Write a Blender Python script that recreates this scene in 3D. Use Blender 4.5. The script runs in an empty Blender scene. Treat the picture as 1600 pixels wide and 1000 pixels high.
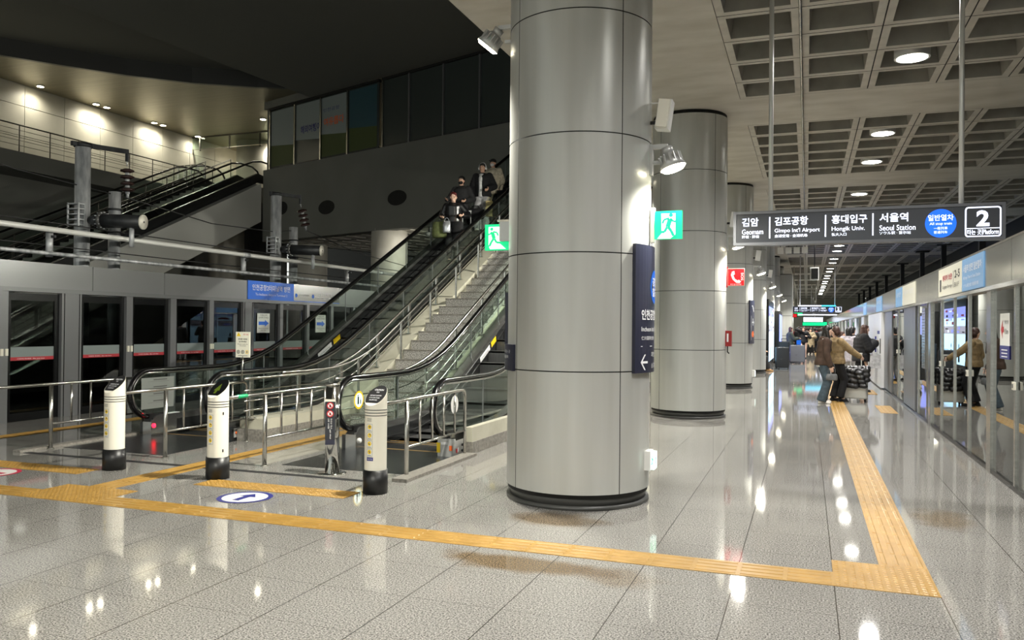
import bpy, bmesh, math, random
from mathutils import Vector, Matrix
PI = math.pi
R = math.radians
random.seed(7)
SC = bpy.context.scene
COL = SC.collection

# ------------------------------------------------------------------ camera, world, exposure
cam_d = bpy.data.cameras.new('camera')
cam = bpy.data.objects.new('camera', cam_d)
COL.objects.link(cam)
cam_d.sensor_width = 36.0
cam_d.lens = 36.0 * 1265.7 / 1600.0
cam_d.clip_end = 400
yaw, pitch, roll = R(20.015), R(0.4228), R(0.5208)
fw = Vector((-math.sin(yaw) * math.cos(pitch), math.cos(yaw) * math.cos(pitch), math.sin(pitch)))
r0 = Vector((math.cos(yaw), math.sin(yaw), 0)); u0 = r0.cross(fw)
rr = r0 * math.cos(roll) + u0 * math.sin(roll); uu = u0 * math.cos(roll) - r0 * math.sin(roll)
cam.matrix_world = Matrix(((rr.x, uu.x, -fw.x, 0), (rr.y, uu.y, -fw.y, 0), (rr.z, uu.z, -fw.z, 1.6), (0, 0, 0, 1)))
SC.camera = cam

world = bpy.data.worlds.new('world'); SC.world = world
world.use_nodes = True
wb = world.node_tree.nodes['Background']
wb.inputs[0].default_value = (0.82, 0.86, 0.80, 1)
wb.inputs[1].default_value = 0.5

SC.view_settings.view_transform = 'Standard'
SC.view_settings.look = 'None'
SC.view_settings.gamma = 1.0
SC.view_settings.use_curve_mapping = False
SC.view_settings.exposure = 1.3
SC.cycles.max_bounces = 8
SC.cycles.diffuse_bounces = 4
SC.cycles.glossy_bounces = 4
SC.cycles.transparent_max_bounces = 12
SC.cycles.sample_clamp_indirect = 3.0
SC.cycles.caustics_reflective = False
SC.cycles.caustics_refractive = False

# ------------------------------------------------------------------ materials
def lin(c):
    out = []
    for v in c:
        v = v / 255.0
        out.append(v / 12.92 if v <= 0.04045 else ((v + 0.055) / 1.055) ** 2.4)
    return (*out, 1)

def mat(name, rgb, rough=0.5, metal=0.0, emit=0.0, spec=0.5, coat=0.0):
    m = bpy.data.materials.new(name); m.use_nodes = True
    b = m.node_tree.nodes['Principled BSDF']
    b.inputs['Base Color'].default_value = lin(rgb)
    b.inputs['Roughness'].default_value = rough
    b.inputs['Metallic'].default_value = metal
    b.inputs['Specular IOR Level'].default_value = spec
    b.inputs['Coat Weight'].default_value = coat
    if emit:
        b.inputs['Emission Color'].default_value = lin(rgb)
        b.inputs['Emission Strength'].default_value = emit
    return m

def nodes(m):
    nt = m.node_tree
    return nt, nt.nodes, nt.links, nt.nodes['Principled BSDF']

def noise_tint(m, scale, c1, c2, detail=4, bump=0.0, stretch=(1, 1, 1), lo=0.35, hi=0.65, rough=None):
    nt, N, L, b = nodes(m)
    tc = N.new('ShaderNodeTexCoord'); mp = N.new('ShaderNodeMapping')
    mp.inputs['Scale'].default_value = stretch
    L.new(tc.outputs['Object'], mp.inputs[0])
    nz = N.new('ShaderNodeTexNoise'); nz.inputs['Scale'].default_value = scale; nz.inputs['Detail'].default_value = detail
    L.new(mp.outputs[0], nz.inputs['Vector'])
    cr = N.new('ShaderNodeValToRGB')
    cr.color_ramp.elements[0].position = lo; cr.color_ramp.elements[1].position = hi
    cr.color_ramp.elements[0].color = lin(c1); cr.color_ramp.elements[1].color = lin(c2)
    L.new(nz.outputs[0], cr.inputs[0]); L.new(cr.outputs[0], b.inputs['Base Color'])
    if bump:
        bp = N.new('ShaderNodeBump'); bp.inputs['Strength'].default_value = bump; bp.inputs['Distance'].default_value = 0.01
        L.new(nz.outputs[0], bp.inputs['Height']); L.new(bp.outputs[0], b.inputs['Normal'])
    if rough:
        mr = N.new('ShaderNodeMapRange')
        mr.inputs['To Min'].default_value, mr.inputs['To Max'].default_value = rough
        L.new(nz.outputs[0], mr.inputs[0]); L.new(mr.outputs[0], b.inputs['Roughness'])
    return m

def floor_material():
    m = mat('granite_floor', (170, 168, 165), 0.13, spec=0.55)
    nt, N, L, b = nodes(m)
    geo = N.new('ShaderNodeNewGeometry')
    def math_(op, a, b_=None, c=None):
        n = N.new('ShaderNodeMath'); n.operation = op
        for i, v in enumerate((a, b_, c)):
            if v is None: continue
            if isinstance(v, (int, float)): n.inputs[i].default_value = v
            else: L.new(v, n.inputs[i])
        return n.outputs[0]
    # speckle
    n1 = N.new('ShaderNodeTexNoise'); n1.inputs['Scale'].default_value = 95; n1.inputs['Detail'].default_value = 3; n1.inputs['Roughness'].default_value = 0.7
    L.new(geo.outputs['Position'], n1.inputs['Vector'])
    cr = N.new('ShaderNodeValToRGB')
    e = cr.color_ramp.elements
    e[0].position = 0.36; e[0].color = lin((74, 72, 70)); e[1].position = 0.62; e[1].color = lin((178, 175, 169))
    k = e.new(0.47); k.color = lin((124, 122, 118))
    L.new(n1.outputs[0], cr.inputs[0])
    # broad tone from slab to slab
    n2 = N.new('ShaderNodeTexNoise'); n2.inputs['Scale'].default_value = 0.8; n2.inputs['Detail'].default_value = 3
    L.new(geo.outputs['Position'], n2.inputs['Vector'])
    sx = N.new('ShaderNodeSeparateXYZ'); L.new(geo.outputs['Position'], sx.inputs[0])
    mixb = N.new('ShaderNodeMix'); mixb.data_type = 'RGBA'; mixb.blend_type = 'MULTIPLY'
    mixb.inputs[0].default_value = 1.0
    mr = N.new('ShaderNodeMapRange'); mr.inputs['From Min'].default_value = 0.3; mr.inputs['From Max'].default_value = 0.7
    mr.inputs['To Min'].default_value = 0.86; mr.inputs['To Max'].default_value = 1.0
    L.new(n2.outputs[0], mr.inputs[0])
    L.new(cr.outputs[0], mixb.inputs['A']); L.new(mr.outputs[0], mixb.inputs['B'])
    # joints
    def joint(coord, off, pitch, w):
        t = math_('DIVIDE', math_('SUBTRACT', coord, off), pitch)
        f = math_('FRACT', t)
        d = math_('MINIMUM', f, math_('SUBTRACT', 1.0, f))
        return math_('LESS_THAN', d, w / pitch)
    jx = joint(sx.outputs[0], 0.763, 0.594, 0.0032)
    jy = joint(sx.outputs[1], 4.884, 0.594, 0.0022)
    j = math_('MAXIMUM', jx, math_('MULTIPLY', jy, 0.7))
    mixj = N.new('ShaderNodeMix'); mixj.data_type = 'RGBA'
    L.new(j, mixj.inputs[0]); L.new(mixb.outputs['Result'], mixj.inputs['A']); mixj.inputs['B'].default_value = lin((70, 66, 62))
    # brown stains, worn into the stone
    cur = mixj.outputs['Result']
    n3 = N.new('ShaderNodeTexNoise'); n3.inputs['Scale'].default_value = 3.2; n3.inputs['Detail'].default_value = 5
    L.new(geo.outputs['Position'], n3.inputs['Vector'])
    for (cx, cy, ax, ay, s) in ((-1.85, 5.16, 0.62, 0.20, 0.9), (-1.15, 5.12, 0.35, 0.2, 0.5), (-1.95, 6.45, 0.42, 0.28, 0.75), (1.08, 7.7, 0.24, 0.42, 0.7)):
        dx = math_('DIVIDE', math_('SUBTRACT', sx.outputs[0], cx), ax)
        dy = math_('DIVIDE', math_('SUBTRACT', sx.outputs[1], cy), ay)
        d2 = math_('SQRT', math_('ADD', math_('MULTIPLY', dx, dx), math_('MULTIPLY', dy, dy)))
        v = math_('SUBTRACT', math_('ADD', d2, math_('MULTIPLY', math_('SUBTRACT', n3.outputs[0], 0.5), 1.6)), 0.55)
        msk = N.new('ShaderNodeMapRange'); msk.inputs['From Min'].default_value = 0.0; msk.inputs['From Max'].default_value = 0.55
        msk.inputs['To Min'].default_value = s; msk.inputs['To Max'].default_value = 0.0
        L.new(v, msk.inputs[0])
        mx = N.new('ShaderNodeMix'); mx.data_type = 'RGBA'; mx.blend_type = 'MULTIPLY'
        L.new(msk.outputs[0], mx.inputs[0]); L.new(cur, mx.inputs['A']); mx.inputs['B'].default_value = lin((205, 178, 140))
        cur = mx.outputs['Result']
    L.new(cur, b.inputs['Base Color'])
    mr2 = N.new('ShaderNodeMapRange'); mr2.inputs['To Min'].default_value = 0.035; mr2.inputs['To Max'].default_value = 0.07
    L.new(n2.outputs[0], mr2.inputs[0]); L.new(mr2.outputs[0], b.inputs['Roughness'])
    return m

def sheet_glass(name, tint, ior=1.5, rough=0.0):
    m = bpy.data.materials.new(name); m.use_nodes = True
    nt = m.node_tree; N, L = nt.nodes, nt.links
    for n in list(N): N.remove(n)
    out = N.new('ShaderNodeOutputMaterial'); mx = N.new('ShaderNodeMixShader')
    geo = N.new('ShaderNodeNewGeometry')
    dt = N.new('ShaderNodeVectorMath'); dt.operation = 'DOT_PRODUCT'; L.new(geo.outputs['Normal'], dt.inputs[0]); L.new(geo.outputs['Incoming'], dt.inputs[1])
    def mth(op, a_, b_):
        n = N.new('ShaderNodeMath'); n.operation = op
        for i_, v_ in enumerate((a_, b_)):
            if v_ is None: continue
            if isinstance(v_, (int, float)): n.inputs[i_].default_value = v_
            else: L.new(v_, n.inputs[i_])
        return n.outputs[0]
    f0 = ((ior - 1) / (ior + 1)) ** 2
    fres = mth('ADD', mth('MULTIPLY', mth('POWER', mth('SUBTRACT', 1.0, mth('ABSOLUTE', dt.outputs['Value'], None)), 5.0), 1 - f0), f0)
    tr = N.new('ShaderNodeBsdfTransparent'); tr.inputs[0].default_value = lin(tint)
    gl = N.new('ShaderNodeBsdfGlossy'); gl.inputs['Roughness'].default_value = rough; gl.inputs[0].default_value = (0.95, 0.97, 0.96, 1)
    L.new(fres, mx.inputs[0]); L.new(tr.outputs[0], mx.inputs[1]); L.new(gl.outputs[0], mx.inputs[2])
    L.new(mx.outputs[0], out.inputs[0])
    return m

M = {}
M['floor'] = floor_material()
M['yellow'] = noise_tint(mat('tactile_yellow', (158, 122, 58), 0.38), 6, (150, 115, 52), (166, 130, 66))
M['concrete'] = noise_tint(mat('fair_faced_concrete', (205, 201, 190), 0.7), 1.1, (194, 189, 177), (212, 208, 198), detail=9, stretch=(1, 2.2, 1))
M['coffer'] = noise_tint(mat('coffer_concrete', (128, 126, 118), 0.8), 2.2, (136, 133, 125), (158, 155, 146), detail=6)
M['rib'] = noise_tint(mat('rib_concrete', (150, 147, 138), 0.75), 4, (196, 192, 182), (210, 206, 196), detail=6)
M['dark_concrete'] = noise_tint(mat('dark_plaster', (122, 122, 116), 0.85), 0.5, (118, 118, 112), (126, 126, 120), detail=3)
M['shaft'] = noise_tint(mat('column_panel', (186, 187, 182), 0.3, 0.15), 1.2, (182, 183, 178), (190, 191, 187), detail=2, stretch=(6, 6, 0.4), rough=(0.26, 0.36))
M['core'] = mat('column_core', (25, 25, 24), 0.8)
M['plinth'] = mat('dark_plinth', (70, 70, 68), 0.35)
M['black'] = mat('black_plastic', (18, 18, 19), 0.4)
M['rubber'] = mat('handrail_rubber', (12, 12, 13), 0.22)
M['steel'] = noise_tint(mat('brushed_steel', (190, 188, 182), 0.24, 1.0), 8, (180, 178, 172), (200, 198, 192), stretch=(1, 1, 12), rough=(0.16, 0.3))
M['chrome'] = mat('polished_steel', (205, 205, 202), 0.08, 1.0)
M['galv'] = noise_tint(mat('galvanised_steel', (170, 172, 174), 0.4, 0.35), 7, (140, 143, 146), (215, 217, 219), detail=6, stretch=(1, 1, 0.25))
M['pole_dark'] = noise_tint(mat('dark_pole', (48, 50, 52), 0.5, 0.5), 5, (40, 42, 44), (58, 60, 62))
M['psd_gray'] = mat('door_frame_gray', (118, 119, 121), 0.35, 0.35)
M['psd_header'] = mat('header_gray', (132, 133, 134), 0.28, 0.4)
M['header_bright'] = mat('header_steel', (172, 173, 172), 0.18, 0.75)
M['psd_white'] = mat('white_panel', (225, 226, 228), 0.3)
M['psd_black'] = mat('black_frame', (14, 15, 16), 0.25)
M['glass_dark'] = sheet_glass('dark_glass', (140, 144, 142), 1.7)
M['glass_mirror'] = sheet_glass('reflective_glass', (95, 98, 98), 2.3)
M['glass_clear'] = sheet_glass('clear_glass', (240, 247, 243), 1.5)
M['glass_upper'] = sheet_glass('upper_glass', (150, 160, 158), 1.6)
M['landing'] = mat('landing_plate', (46, 47, 49), 0.25, 0.4)
M['step'] = noise_tint(mat('escalator_step', (92, 92, 92), 0.42, 0.7), 3, (84, 84, 84), (100, 100, 100), stretch=(60, 1, 1))
M['cladding'] = mat('escalator_cladding', (70, 71, 72), 0.25, 0.8)
M['deck'] = mat('escalator_deck', (165, 165, 163), 0.2, 0.9)
M['cream'] = noise_tint(mat('cream_stone', (184, 181, 163), 0.5), 3, (176, 173, 155), (190, 187, 170))
M['stone_gray'] = noise_tint(mat('gray_stone', (130, 126, 118), 0.4), 30, (112, 108, 102), (146, 142, 134))
M['stair'] = noise_tint(mat('granite_step', (165, 162, 155), 0.45), 60, (110, 108, 104), (205, 202, 196), lo=0.4, hi=0.6)
M['white'] = mat('white_paint', (226, 226, 222), 0.4)
M['offwhite'] = mat('bollard_white', (226, 222, 208), 0.35)
M['navy'] = mat('navy_sign', (42, 44, 62), 0.35)
M['sign_dark'] = mat('sign_face_dark', (50, 52, 58), 0.25)
M['sign_frame'] = mat('sign_frame', (95, 96, 100), 0.35, 0.6)
M['lit_white'] = mat('lit_white', (225, 232, 255), 0.5, emit=0.62)
M['lit_blue'] = mat('lit_blue', (10, 95, 245), 0.5, emit=0.36)
M['lit_cyan'] = mat('lit_cyan', (60, 200, 235), 0.5, emit=1.0)
M['paper'] = mat('white_lettering', (235, 236, 238), 0.5)
M['blue'] = mat('blue_panel', (0, 92, 200), 0.4, emit=0.06)
M['lightblue'] = mat('pale_blue_panel', (115, 165, 212), 0.4, emit=0.04)
M['ivory'] = mat('ivory_panel', (228, 226, 210), 0.4, emit=0.0)
M['red'] = mat('red_paint', (190, 20, 30), 0.4)
M['red_lit'] = mat('lit_red', (200, 14, 24), 0.4, emit=0.2)
M['red_lamp'] = mat('red_lamp', (255, 20, 40), 0.4, emit=4.0)
M['green_lit'] = mat('lit_green', (8, 205, 130), 0.4, emit=0.42)
M['exit_white'] = mat('lit_exit_white', (225, 250, 240), 0.4, emit=0.55)
M['yellow_sign'] = mat('yellow_sticker', (235, 200, 30), 0.4)
M['ink'] = mat('black_ink', (28, 28, 30), 0.5)
M['indigo'] = mat('indigo_print', (40, 45, 120), 0.45)
M['crimson'] = mat('crimson_print', (185, 40, 70), 0.45)
M['green'] = mat('green_sleeve', (20, 150, 95), 0.4)
M['orange'] = mat('orange_print', (235, 110, 50), 0.5)
M['lamp_on'] = mat('lamp_lens', (255, 252, 240), 0.4, emit=14.0)
M['lamp_on_warm'] = mat('warm_lamp_lens', (255, 245, 215), 0.4, emit=14.0)
M['lamp_body'] = mat('lamp_housing', (190, 190, 188), 0.35, 0.4)
M['conc_wall'] = noise_tint(mat('pale_wall_panel', (176, 172, 158), 0.45), 0.7, (170, 166, 152), (184, 180, 166))
M['warm_ceiling'] = noise_tint(mat('metal_ceiling', (150, 142, 118), 0.34, 0.5), 1.0, (140, 132, 108), (158, 150, 126), stretch=(0.4, 6, 1), rough=(0.25, 0.42))
M['tunnel'] = mat('tunnel_dark', (52, 52, 51), 0.9)
M['roof'] = mat('dark_roof', (122, 122, 116), 0.9)
M['notice'] = mat('grey_notice', (118, 122, 118), 0.5)
M['opaque_glass'] = mat('opaque_window_glass', (66, 72, 70), 0.25)  # opaque grey-green stands in for reflections and the dim room behind
M['pole_bright'] = mat('bright_pole', (214, 214, 210), 0.3, 0.3)
M['insulator'] = mat('brown_insulator', (48, 32, 30), 0.2)
M['pipe_white'] = mat('pale_steel_pipe', (225, 225, 220), 0.35, 0.1)
M['dark_beam'] = mat('beam_concrete', (190, 190, 184), 0.8)
M['wire'] = mat('wire', (40, 40, 40), 0.5)
M['vermilion_box'] = mat('hydrant_red', (150, 30, 30), 0.35)

# ------------------------------------------------------------------ mesh builder
class MB:
    def __init__(self): self.v = []; self.f = []; self.mi = []; self.mats = []; self.sm = []; self.marks = []
    def m(self, name):
        mm = M[name] if isinstance(name, str) else name
        if mm not in self.mats: self.mats.append(mm)
        return self.mats.index(mm)
    def add(self, vs, fs, mt, smooth=False):
        o = len(self.v); i = self.m(mt)
        self.v += [tuple(p) for p in vs]
        for f in fs:
            self.f.append([a + o for a in f]); self.mi.append(i); self.sm.append(smooth)
        return self
    def box(self, a, b, mt):
        x0, x1 = sorted((a[0], b[0])); y0, y1 = sorted((a[1], b[1])); z0, z1 = sorted((a[2], b[2]))
        v = [(x0, y0, z0), (x1, y0, z0), (x1, y1, z0), (x0, y1, z0), (x0, y0, z1), (x1, y0, z1), (x1, y1, z1), (x0, y1, z1)]
        return self.add(v, [(0, 3, 2, 1), (4, 5, 6, 7), (0, 1, 5, 4), (1, 2, 6, 5), (2, 3, 7, 6), (3, 0, 4, 7)], mt)
    def obox(self, c, ax, ay, az, mt):
        c, ax, ay, az = map(Vector, (c, ax, ay, az))
        v = []
        for s, t, w in ((-1, -1, -1), (1, -1, -1), (1, 1, -1), (-1, 1, -1), (-1, -1, 1), (1, -1, 1), (1, 1, 1), (-1, 1, 1)):
            v.append(c + ax * s + ay * t + az * w)
        return self.add(v, [(0, 3, 2, 1), (4, 5, 6, 7), (0, 1, 5, 4), (1, 2, 6, 5), (2, 3, 7, 6), (3, 0, 4, 7)], mt)
    def quad(self, a, b, c, d, mt): return self.add([a, b, c, d], [(0, 1, 2, 3)], mt)
    def tube(self, pts, r, mt, n=12, cap=True, ell=None):
        # r: radius or list of radii; ell: (rx, ry) elliptical with the second axis near world up
        pts = [Vector(p) for p in pts]; vs = []; fs = []
        up = None
        for i, p in enumerate(pts):
            if i == 0: t = pts[1] - p
            elif i == len(pts) - 1: t = p - pts[i - 1]
            else: t = (pts[i + 1] - p).normalized() + (p - pts[i - 1]).normalized()
            t.normalize()
            if up is None:
                a = Vector((0, 0, 1)) if abs(t.z) < 0.9 else Vector((1, 0, 0))
                u = t.cross(a).normalized()
            else:
                u = (up - t * up.dot(t)).normalized()
            up = u; w = t.cross(u)
            ri = r[i] if isinstance(r, (list, tuple)) else r
            for k in range(n):
                an = 2 * PI * k / n
                if ell: vs.append(p + u * math.cos(an) * ell[0] + w * math.sin(an) * ell[1])
                else: vs.append(p + (u * math.cos(an) + w * math.sin(an)) * ri)
        for i in range(len(pts) - 1):
            for k in range(n):
                fs.append((i * n + k, i * n + (k + 1) % n, (i + 1) * n + (k + 1) % n, (i + 1) * n + k))
        if cap:
            fs.append(tuple(range(n))[::-1]); fs.append(tuple((len(pts) - 1) * n + k for k in range(n)))
        return self.add(vs, fs, mt, True)
    def cyl(self, c, r, z0, z1, mt, n=24, r2=None):
        return self.tube([(c[0], c[1], z0), (c[0], c[1], z1)], [r, r2 if r2 is not None else r], mt, n)
    def loft(self, rings, mt, n=16, smooth=True):
        # rings: (cx, cy, cz, rx, ry)
        vs = []; fs = []
        for (cx, cy, cz, rx, ry) in rings:
            for k in range(n):
                a = 2 * PI * k / n; vs.append((cx + rx * math.cos(a), cy + ry * math.sin(a), cz))
        for i in range(len(rings) - 1):
            for k in range(n):
                fs.append((i * n + k, i * n + (k + 1) % n, (i + 1) * n + (k + 1) % n, (i + 1) * n + k))
        fs.append(tuple(range(n))[::-1]); fs.append(tuple((len(rings) - 1) * n + k for k in range(n)))
        return self.add(vs, fs, mt, smooth)
    def ball(self, c, r, mt, n=12, m_=8):
        r = r if isinstance(r, (tuple, list)) else (r, r, r)
        rings = []
        vs = [(c[0], c[1], c[2] - r[2])]; fs = []
        for i in range(1, m_):
            t = -PI / 2 + PI * i / m_
            for k in range(n):
                a = 2 * PI * k / n
                vs.append((c[0] + r[0] * math.cos(t) * math.cos(a), c[1] + r[1] * math.cos(t) * math.sin(a), c[2] + r[2] * math.sin(t)))
        vs.append((c[0], c[1], c[2] + r[2]))
        for k in range(n): fs.append((0, 1 + (k + 1) % n, 1 + k))
        for i in range(m_ - 2):
            for k in range(n):
                fs.append((1 + i * n + k, 1 + i * n + (k + 1) % n, 1 + (i + 1) * n + (k + 1) % n, 1 + (i + 1) * n + k))
        b = 1 + (m_ - 2) * n; top = len(vs) - 1
        for k in range(n): fs.append((b + k, b + (k + 1) % n, top))
        return self.add(vs, fs, mt, True)
    def prism(self, pts, axis, a, b, mt):
        # polygon pts in the plane across axis (x: (y,z), y: (x,z), z: (x,y)), pulled from a to b
        def P(p, t): return (t, p[0], p[1]) if axis == 'x' else ((p[0], t, p[1]) if axis == 'y' else (p[0], p[1], t))
        n = len(pts); vs = [P(p, a) for p in pts] + [P(p, b) for p in pts]
        fs = [tuple(range(n)), tuple(range(n, 2 * n))[::-1]]
        for i in range(n): fs.append((i, i + n, (i + 1) % n + n, (i + 1) % n)[::-1])
        o = len(self.f); self.add(vs, fs, mt)
        return self
    def disc(self, c, u, v, r0_, r1_, mt, n=32):
        c, u, v = Vector(c), Vector(u), Vector(v)
        vs = []; fs = []
        for k in range(n):
            a = 2 * PI * k / n; d = u * math.cos(a) + v * math.sin(a)
            vs.append(c + d * r1_); vs.append(c + d * r0_)
        if r0_ > 1e-6:
            for k in range(n): fs.append((2 * k, 2 * ((k + 1) % n), 2 * ((k + 1) % n) + 1, 2 * k + 1))
        else: fs.append(tuple(2 * k for k in range(n)))
        return self.add(vs, fs, mt)
    def mesh(self, name, off=(0, 0, 0), fix=True):
        me = bpy.data.meshes.new(name)
        me.from_pydata([(p[0] - off[0], p[1] - off[1], p[2] - off[2]) for p in self.v], [], self.f)
        for mm in self.mats: me.materials.append(mm)
        me.polygons.foreach_set('material_index', self.mi)
        me.polygons.foreach_set('use_smooth', self.sm)
        me.update()
        if fix:
            bm = bmesh.new(); bm.from_mesh(me); bmesh.ops.recalc_face_normals(bm, faces=bm.faces); bm.to_mesh(me); bm.free()
        return me

def tag(o, label=None, cat=None, group=None, kind=None):
    if label: o['label'] = label
    if cat: o['category'] = cat
    if group: o['group'] = group
    if kind: o['kind'] = kind
    return o

def thing(name, label, cat, loc=(0, 0, 0), group=None, kind=None):
    o = bpy.data.objects.new(name, None); COL.objects.link(o)
    o.empty_display_size = 0.1
    o.location = loc
    return tag(o, label, cat, group, kind)

def part(name, mb, parent, label=None):
    if len(mb.marks) + (1 if mb.marks and mb.marks[0][1] > 0 else 0) > 1:
        mk = list(mb.marks)
        if mk[0][1] > 0: mk = [(0, 0)] + mk
        mk.append((len(mb.v), len(mb.f))); out = None
        for (v0, f0), (v1, f1) in zip(mk, mk[1:]):
            q = MB(); q.mats = mb.mats; q.v = mb.v[v0:v1]; q.f = [[i - v0 for i in f] for f in mb.f[f0:f1]]; q.mi = mb.mi[f0:f1]; q.sm = mb.sm[f0:f1]
            used = sorted(set(q.mi)); q.mats = [mb.mats[i] for i in used]; q.mi = [used.index(i) for i in q.mi]
            out = part(name, q, parent, label)
        return out
    # mb is in world coordinates; the part is stored relative to its thing
    chain = []; p = parent
    while p: chain.append(p); p = p.parent
    off = Vector((0, 0, 0))
    for q in chain: off += Vector(q.location)
    me = mb.mesh(name, off)
    o = bpy.data.objects.new(name, me); COL.objects.link(o); o.parent = parent
    if label: o['label'] = label
    return o

def solo(name, mb, label=None, cat=None, group=None, kind=None, loc=(0, 0, 0)):
    me = mb.mesh(name, loc); o = bpy.data.objects.new(name, me); COL.objects.link(o); o.location = loc
    return tag(o, label, cat, group, kind)

def struct(name, mb): return solo(name, mb, kind='structure')

def dup(root, delta, label=None):
    c = root.copy(); COL.objects.link(c); c.location = Vector(root.location) + Vector(delta)
    if label: c['label'] = label
    for ch in root.children:
        d = ch.copy(); COL.objects.link(d); d.parent = c
        for g in ch.children:
            e = g.copy(); COL.objects.link(e); e.parent = d
    return c

_tc = {}
def text_mesh(s, bold):
    key = (s, bold)
    if key not in _tc:
        cu = bpy.data.curves.new('t', 'FONT'); cu.body = s; cu.size = 1; cu.offset = bold; cu.resolution_u = 3
        cu.align_x = 'LEFT'
        ob = bpy.data.objects.new('t', cu); COL.objects.link(ob)
        dg = bpy.context.evaluated_depsgraph_get()
        me = bpy.data.meshes.new_from_object(ob.evaluated_get(dg))
        vs = [tuple(v.co) for v in me.vertices]; fs = [tuple(p.vertices) for p in me.polygons]
        bpy.data.objects.remove(ob); bpy.data.curves.remove(cu); bpy.data.meshes.remove(me)
        _tc[key] = (vs, fs)
    return _tc[key]

def txt(mb, s, fn, u0_, v0_, h, mt, w=None, bold=0.0, anchor='l', v_ref=None):
    """letters of cap height about h, lower left at (u0, v0); fn(u, v) -> point on the sign's face"""
    vs, fs = text_mesh(s, bold)
    if not vs: return
    x0 = min(v[0] for v in vs); x1 = max(v[0] for v in vs); y0 = min(v[1] for v in vs); y1 = max(v[1] for v in vs)
    k = h / (y1 - y0); kx = k if w is None else w / (x1 - x0)
    W = (x1 - x0) * kx
    mb.marks.append((len(mb.v), len(mb.f)))
    du = {'l': 0, 'c': -W / 2, 'r': -W}[anchor]
    mb.add([fn(u0_ + du + (v[0] - x0) * kx, v0_ + (v[1] - y0) * k) for v in vs], fs, mt)

def plane_fn(o, u, v):
    o, u, v = Vector(o), Vector(u), Vector(v)
    return lambda a, b: o + u * a + v * b

# ------------------------------------------------------------------ the setting: floor, ceiling, walls
XR, XL = 1.96, -11.85            # faces of the two screen-door walls
COLY = [7.45 + 7.6 * i for i in range(-1, 12)]
CX, CR, ZC = -2.04, 0.67, 5.44

b = MB(); b.box((XL - 0.25, -12, -0.3), (XR + 0.25, 112, 0), 'floor'); struct('floor', b)
b = MB(); b.box((XR + 0.25, -12, -1.5), (7.5, 112, -1.2), 'tunnel'); b.box((7.0, -12, -1.2), (7.5, 112, 8.2), 'tunnel'); struct('wall_right', b)
b = MB(); b.box((XL - 5.2, -12, -1.5), (XL - 0.25, 70, -1.2), 'tunnel'); b.box((XL - 0.35, -12, -1.2), (XL - 0.25, 70, -0.02), 'tunnel')
b.box((-40, -12, -1.5), (XL - 5.2, 70, -0.05), 'tunnel'); struct('floor_track_side', b)

def ceiling():
    mb = MB()
    x0c, y0c, px, py, nx, ny = -1.08, 8.32, 0.98, 0.957, 8, 6
    X1 = x0c + nx * px
    # flat bands
    mb.quad((-4.0, -12, ZC), (x0c, -12, ZC), (x0c, 112, ZC), (-4.0, 112, ZC), 'concrete')
    yprev = -12
    starts = [y0c + 7.6 * k for k in range(-2, 14)]
    for ys in starts:
        mb.quad((x0c, yprev, ZC), (X1, yprev, ZC), (X1, ys, ZC), (x0c, ys, ZC), 'concrete')
        yprev = ys + ny * py
        for i in range(nx):
            for j in range(ny):
                a, c = x0c + i * px, ys + j * py
                g, w, d = 0.008, 0.105, 0.34
                q = [(a, c), (a + px, c), (a + px, c + py), (a, c + py)]
                q1 = [(a + g, c + g), (a + px - g, c + g), (a + px - g, c + py - g), (a + g, c + py - g)]
                q2 = [(a + w, c + w), (a + px - w, c + w), (a + px - w, c + py - w), (a + w, c + py - w)]
                w2 = w + 0.05
                q3 = [(a + w2, c + w2), (a + px - w2, c + w2), (a + px - w2, c + py - w2), (a + w2, c + py - w2)]
                vs = [(x, y, ZC + 0.02) for x, y in q] + [(x, y, ZC) for x, y in q1] + [(x, y, ZC + 0.004) for x, y in q2] + [(x, y, ZC + d) for x, y in q3]
                fg = [(k, (k + 1) % 4, (k + 1) % 4 + 4, k + 4) for k in range(4)]
                mb.add(vs, fg, 'core')
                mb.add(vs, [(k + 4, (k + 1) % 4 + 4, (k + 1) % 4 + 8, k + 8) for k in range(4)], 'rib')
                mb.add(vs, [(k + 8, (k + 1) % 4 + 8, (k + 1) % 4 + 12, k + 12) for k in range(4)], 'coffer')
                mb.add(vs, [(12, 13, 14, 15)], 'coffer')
    mb.quad((x0c, yprev, ZC), (X1, yprev, ZC), (X1, 112, ZC), (x0c, 112, ZC), 'concrete')
    # body of the slab above
    mb.box((-4.0, -12, ZC + 0.36), (7.5, 112, ZC + 1.1), 'dark_concrete')
    mb.quad((-4.0, -12, ZC), (-4.0, 112, ZC), (-4.0, 112, ZC + 0.4), (-4.0, -12, ZC + 0.4), 'concrete')
    return mb
struct('ceiling', ceiling())

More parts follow.
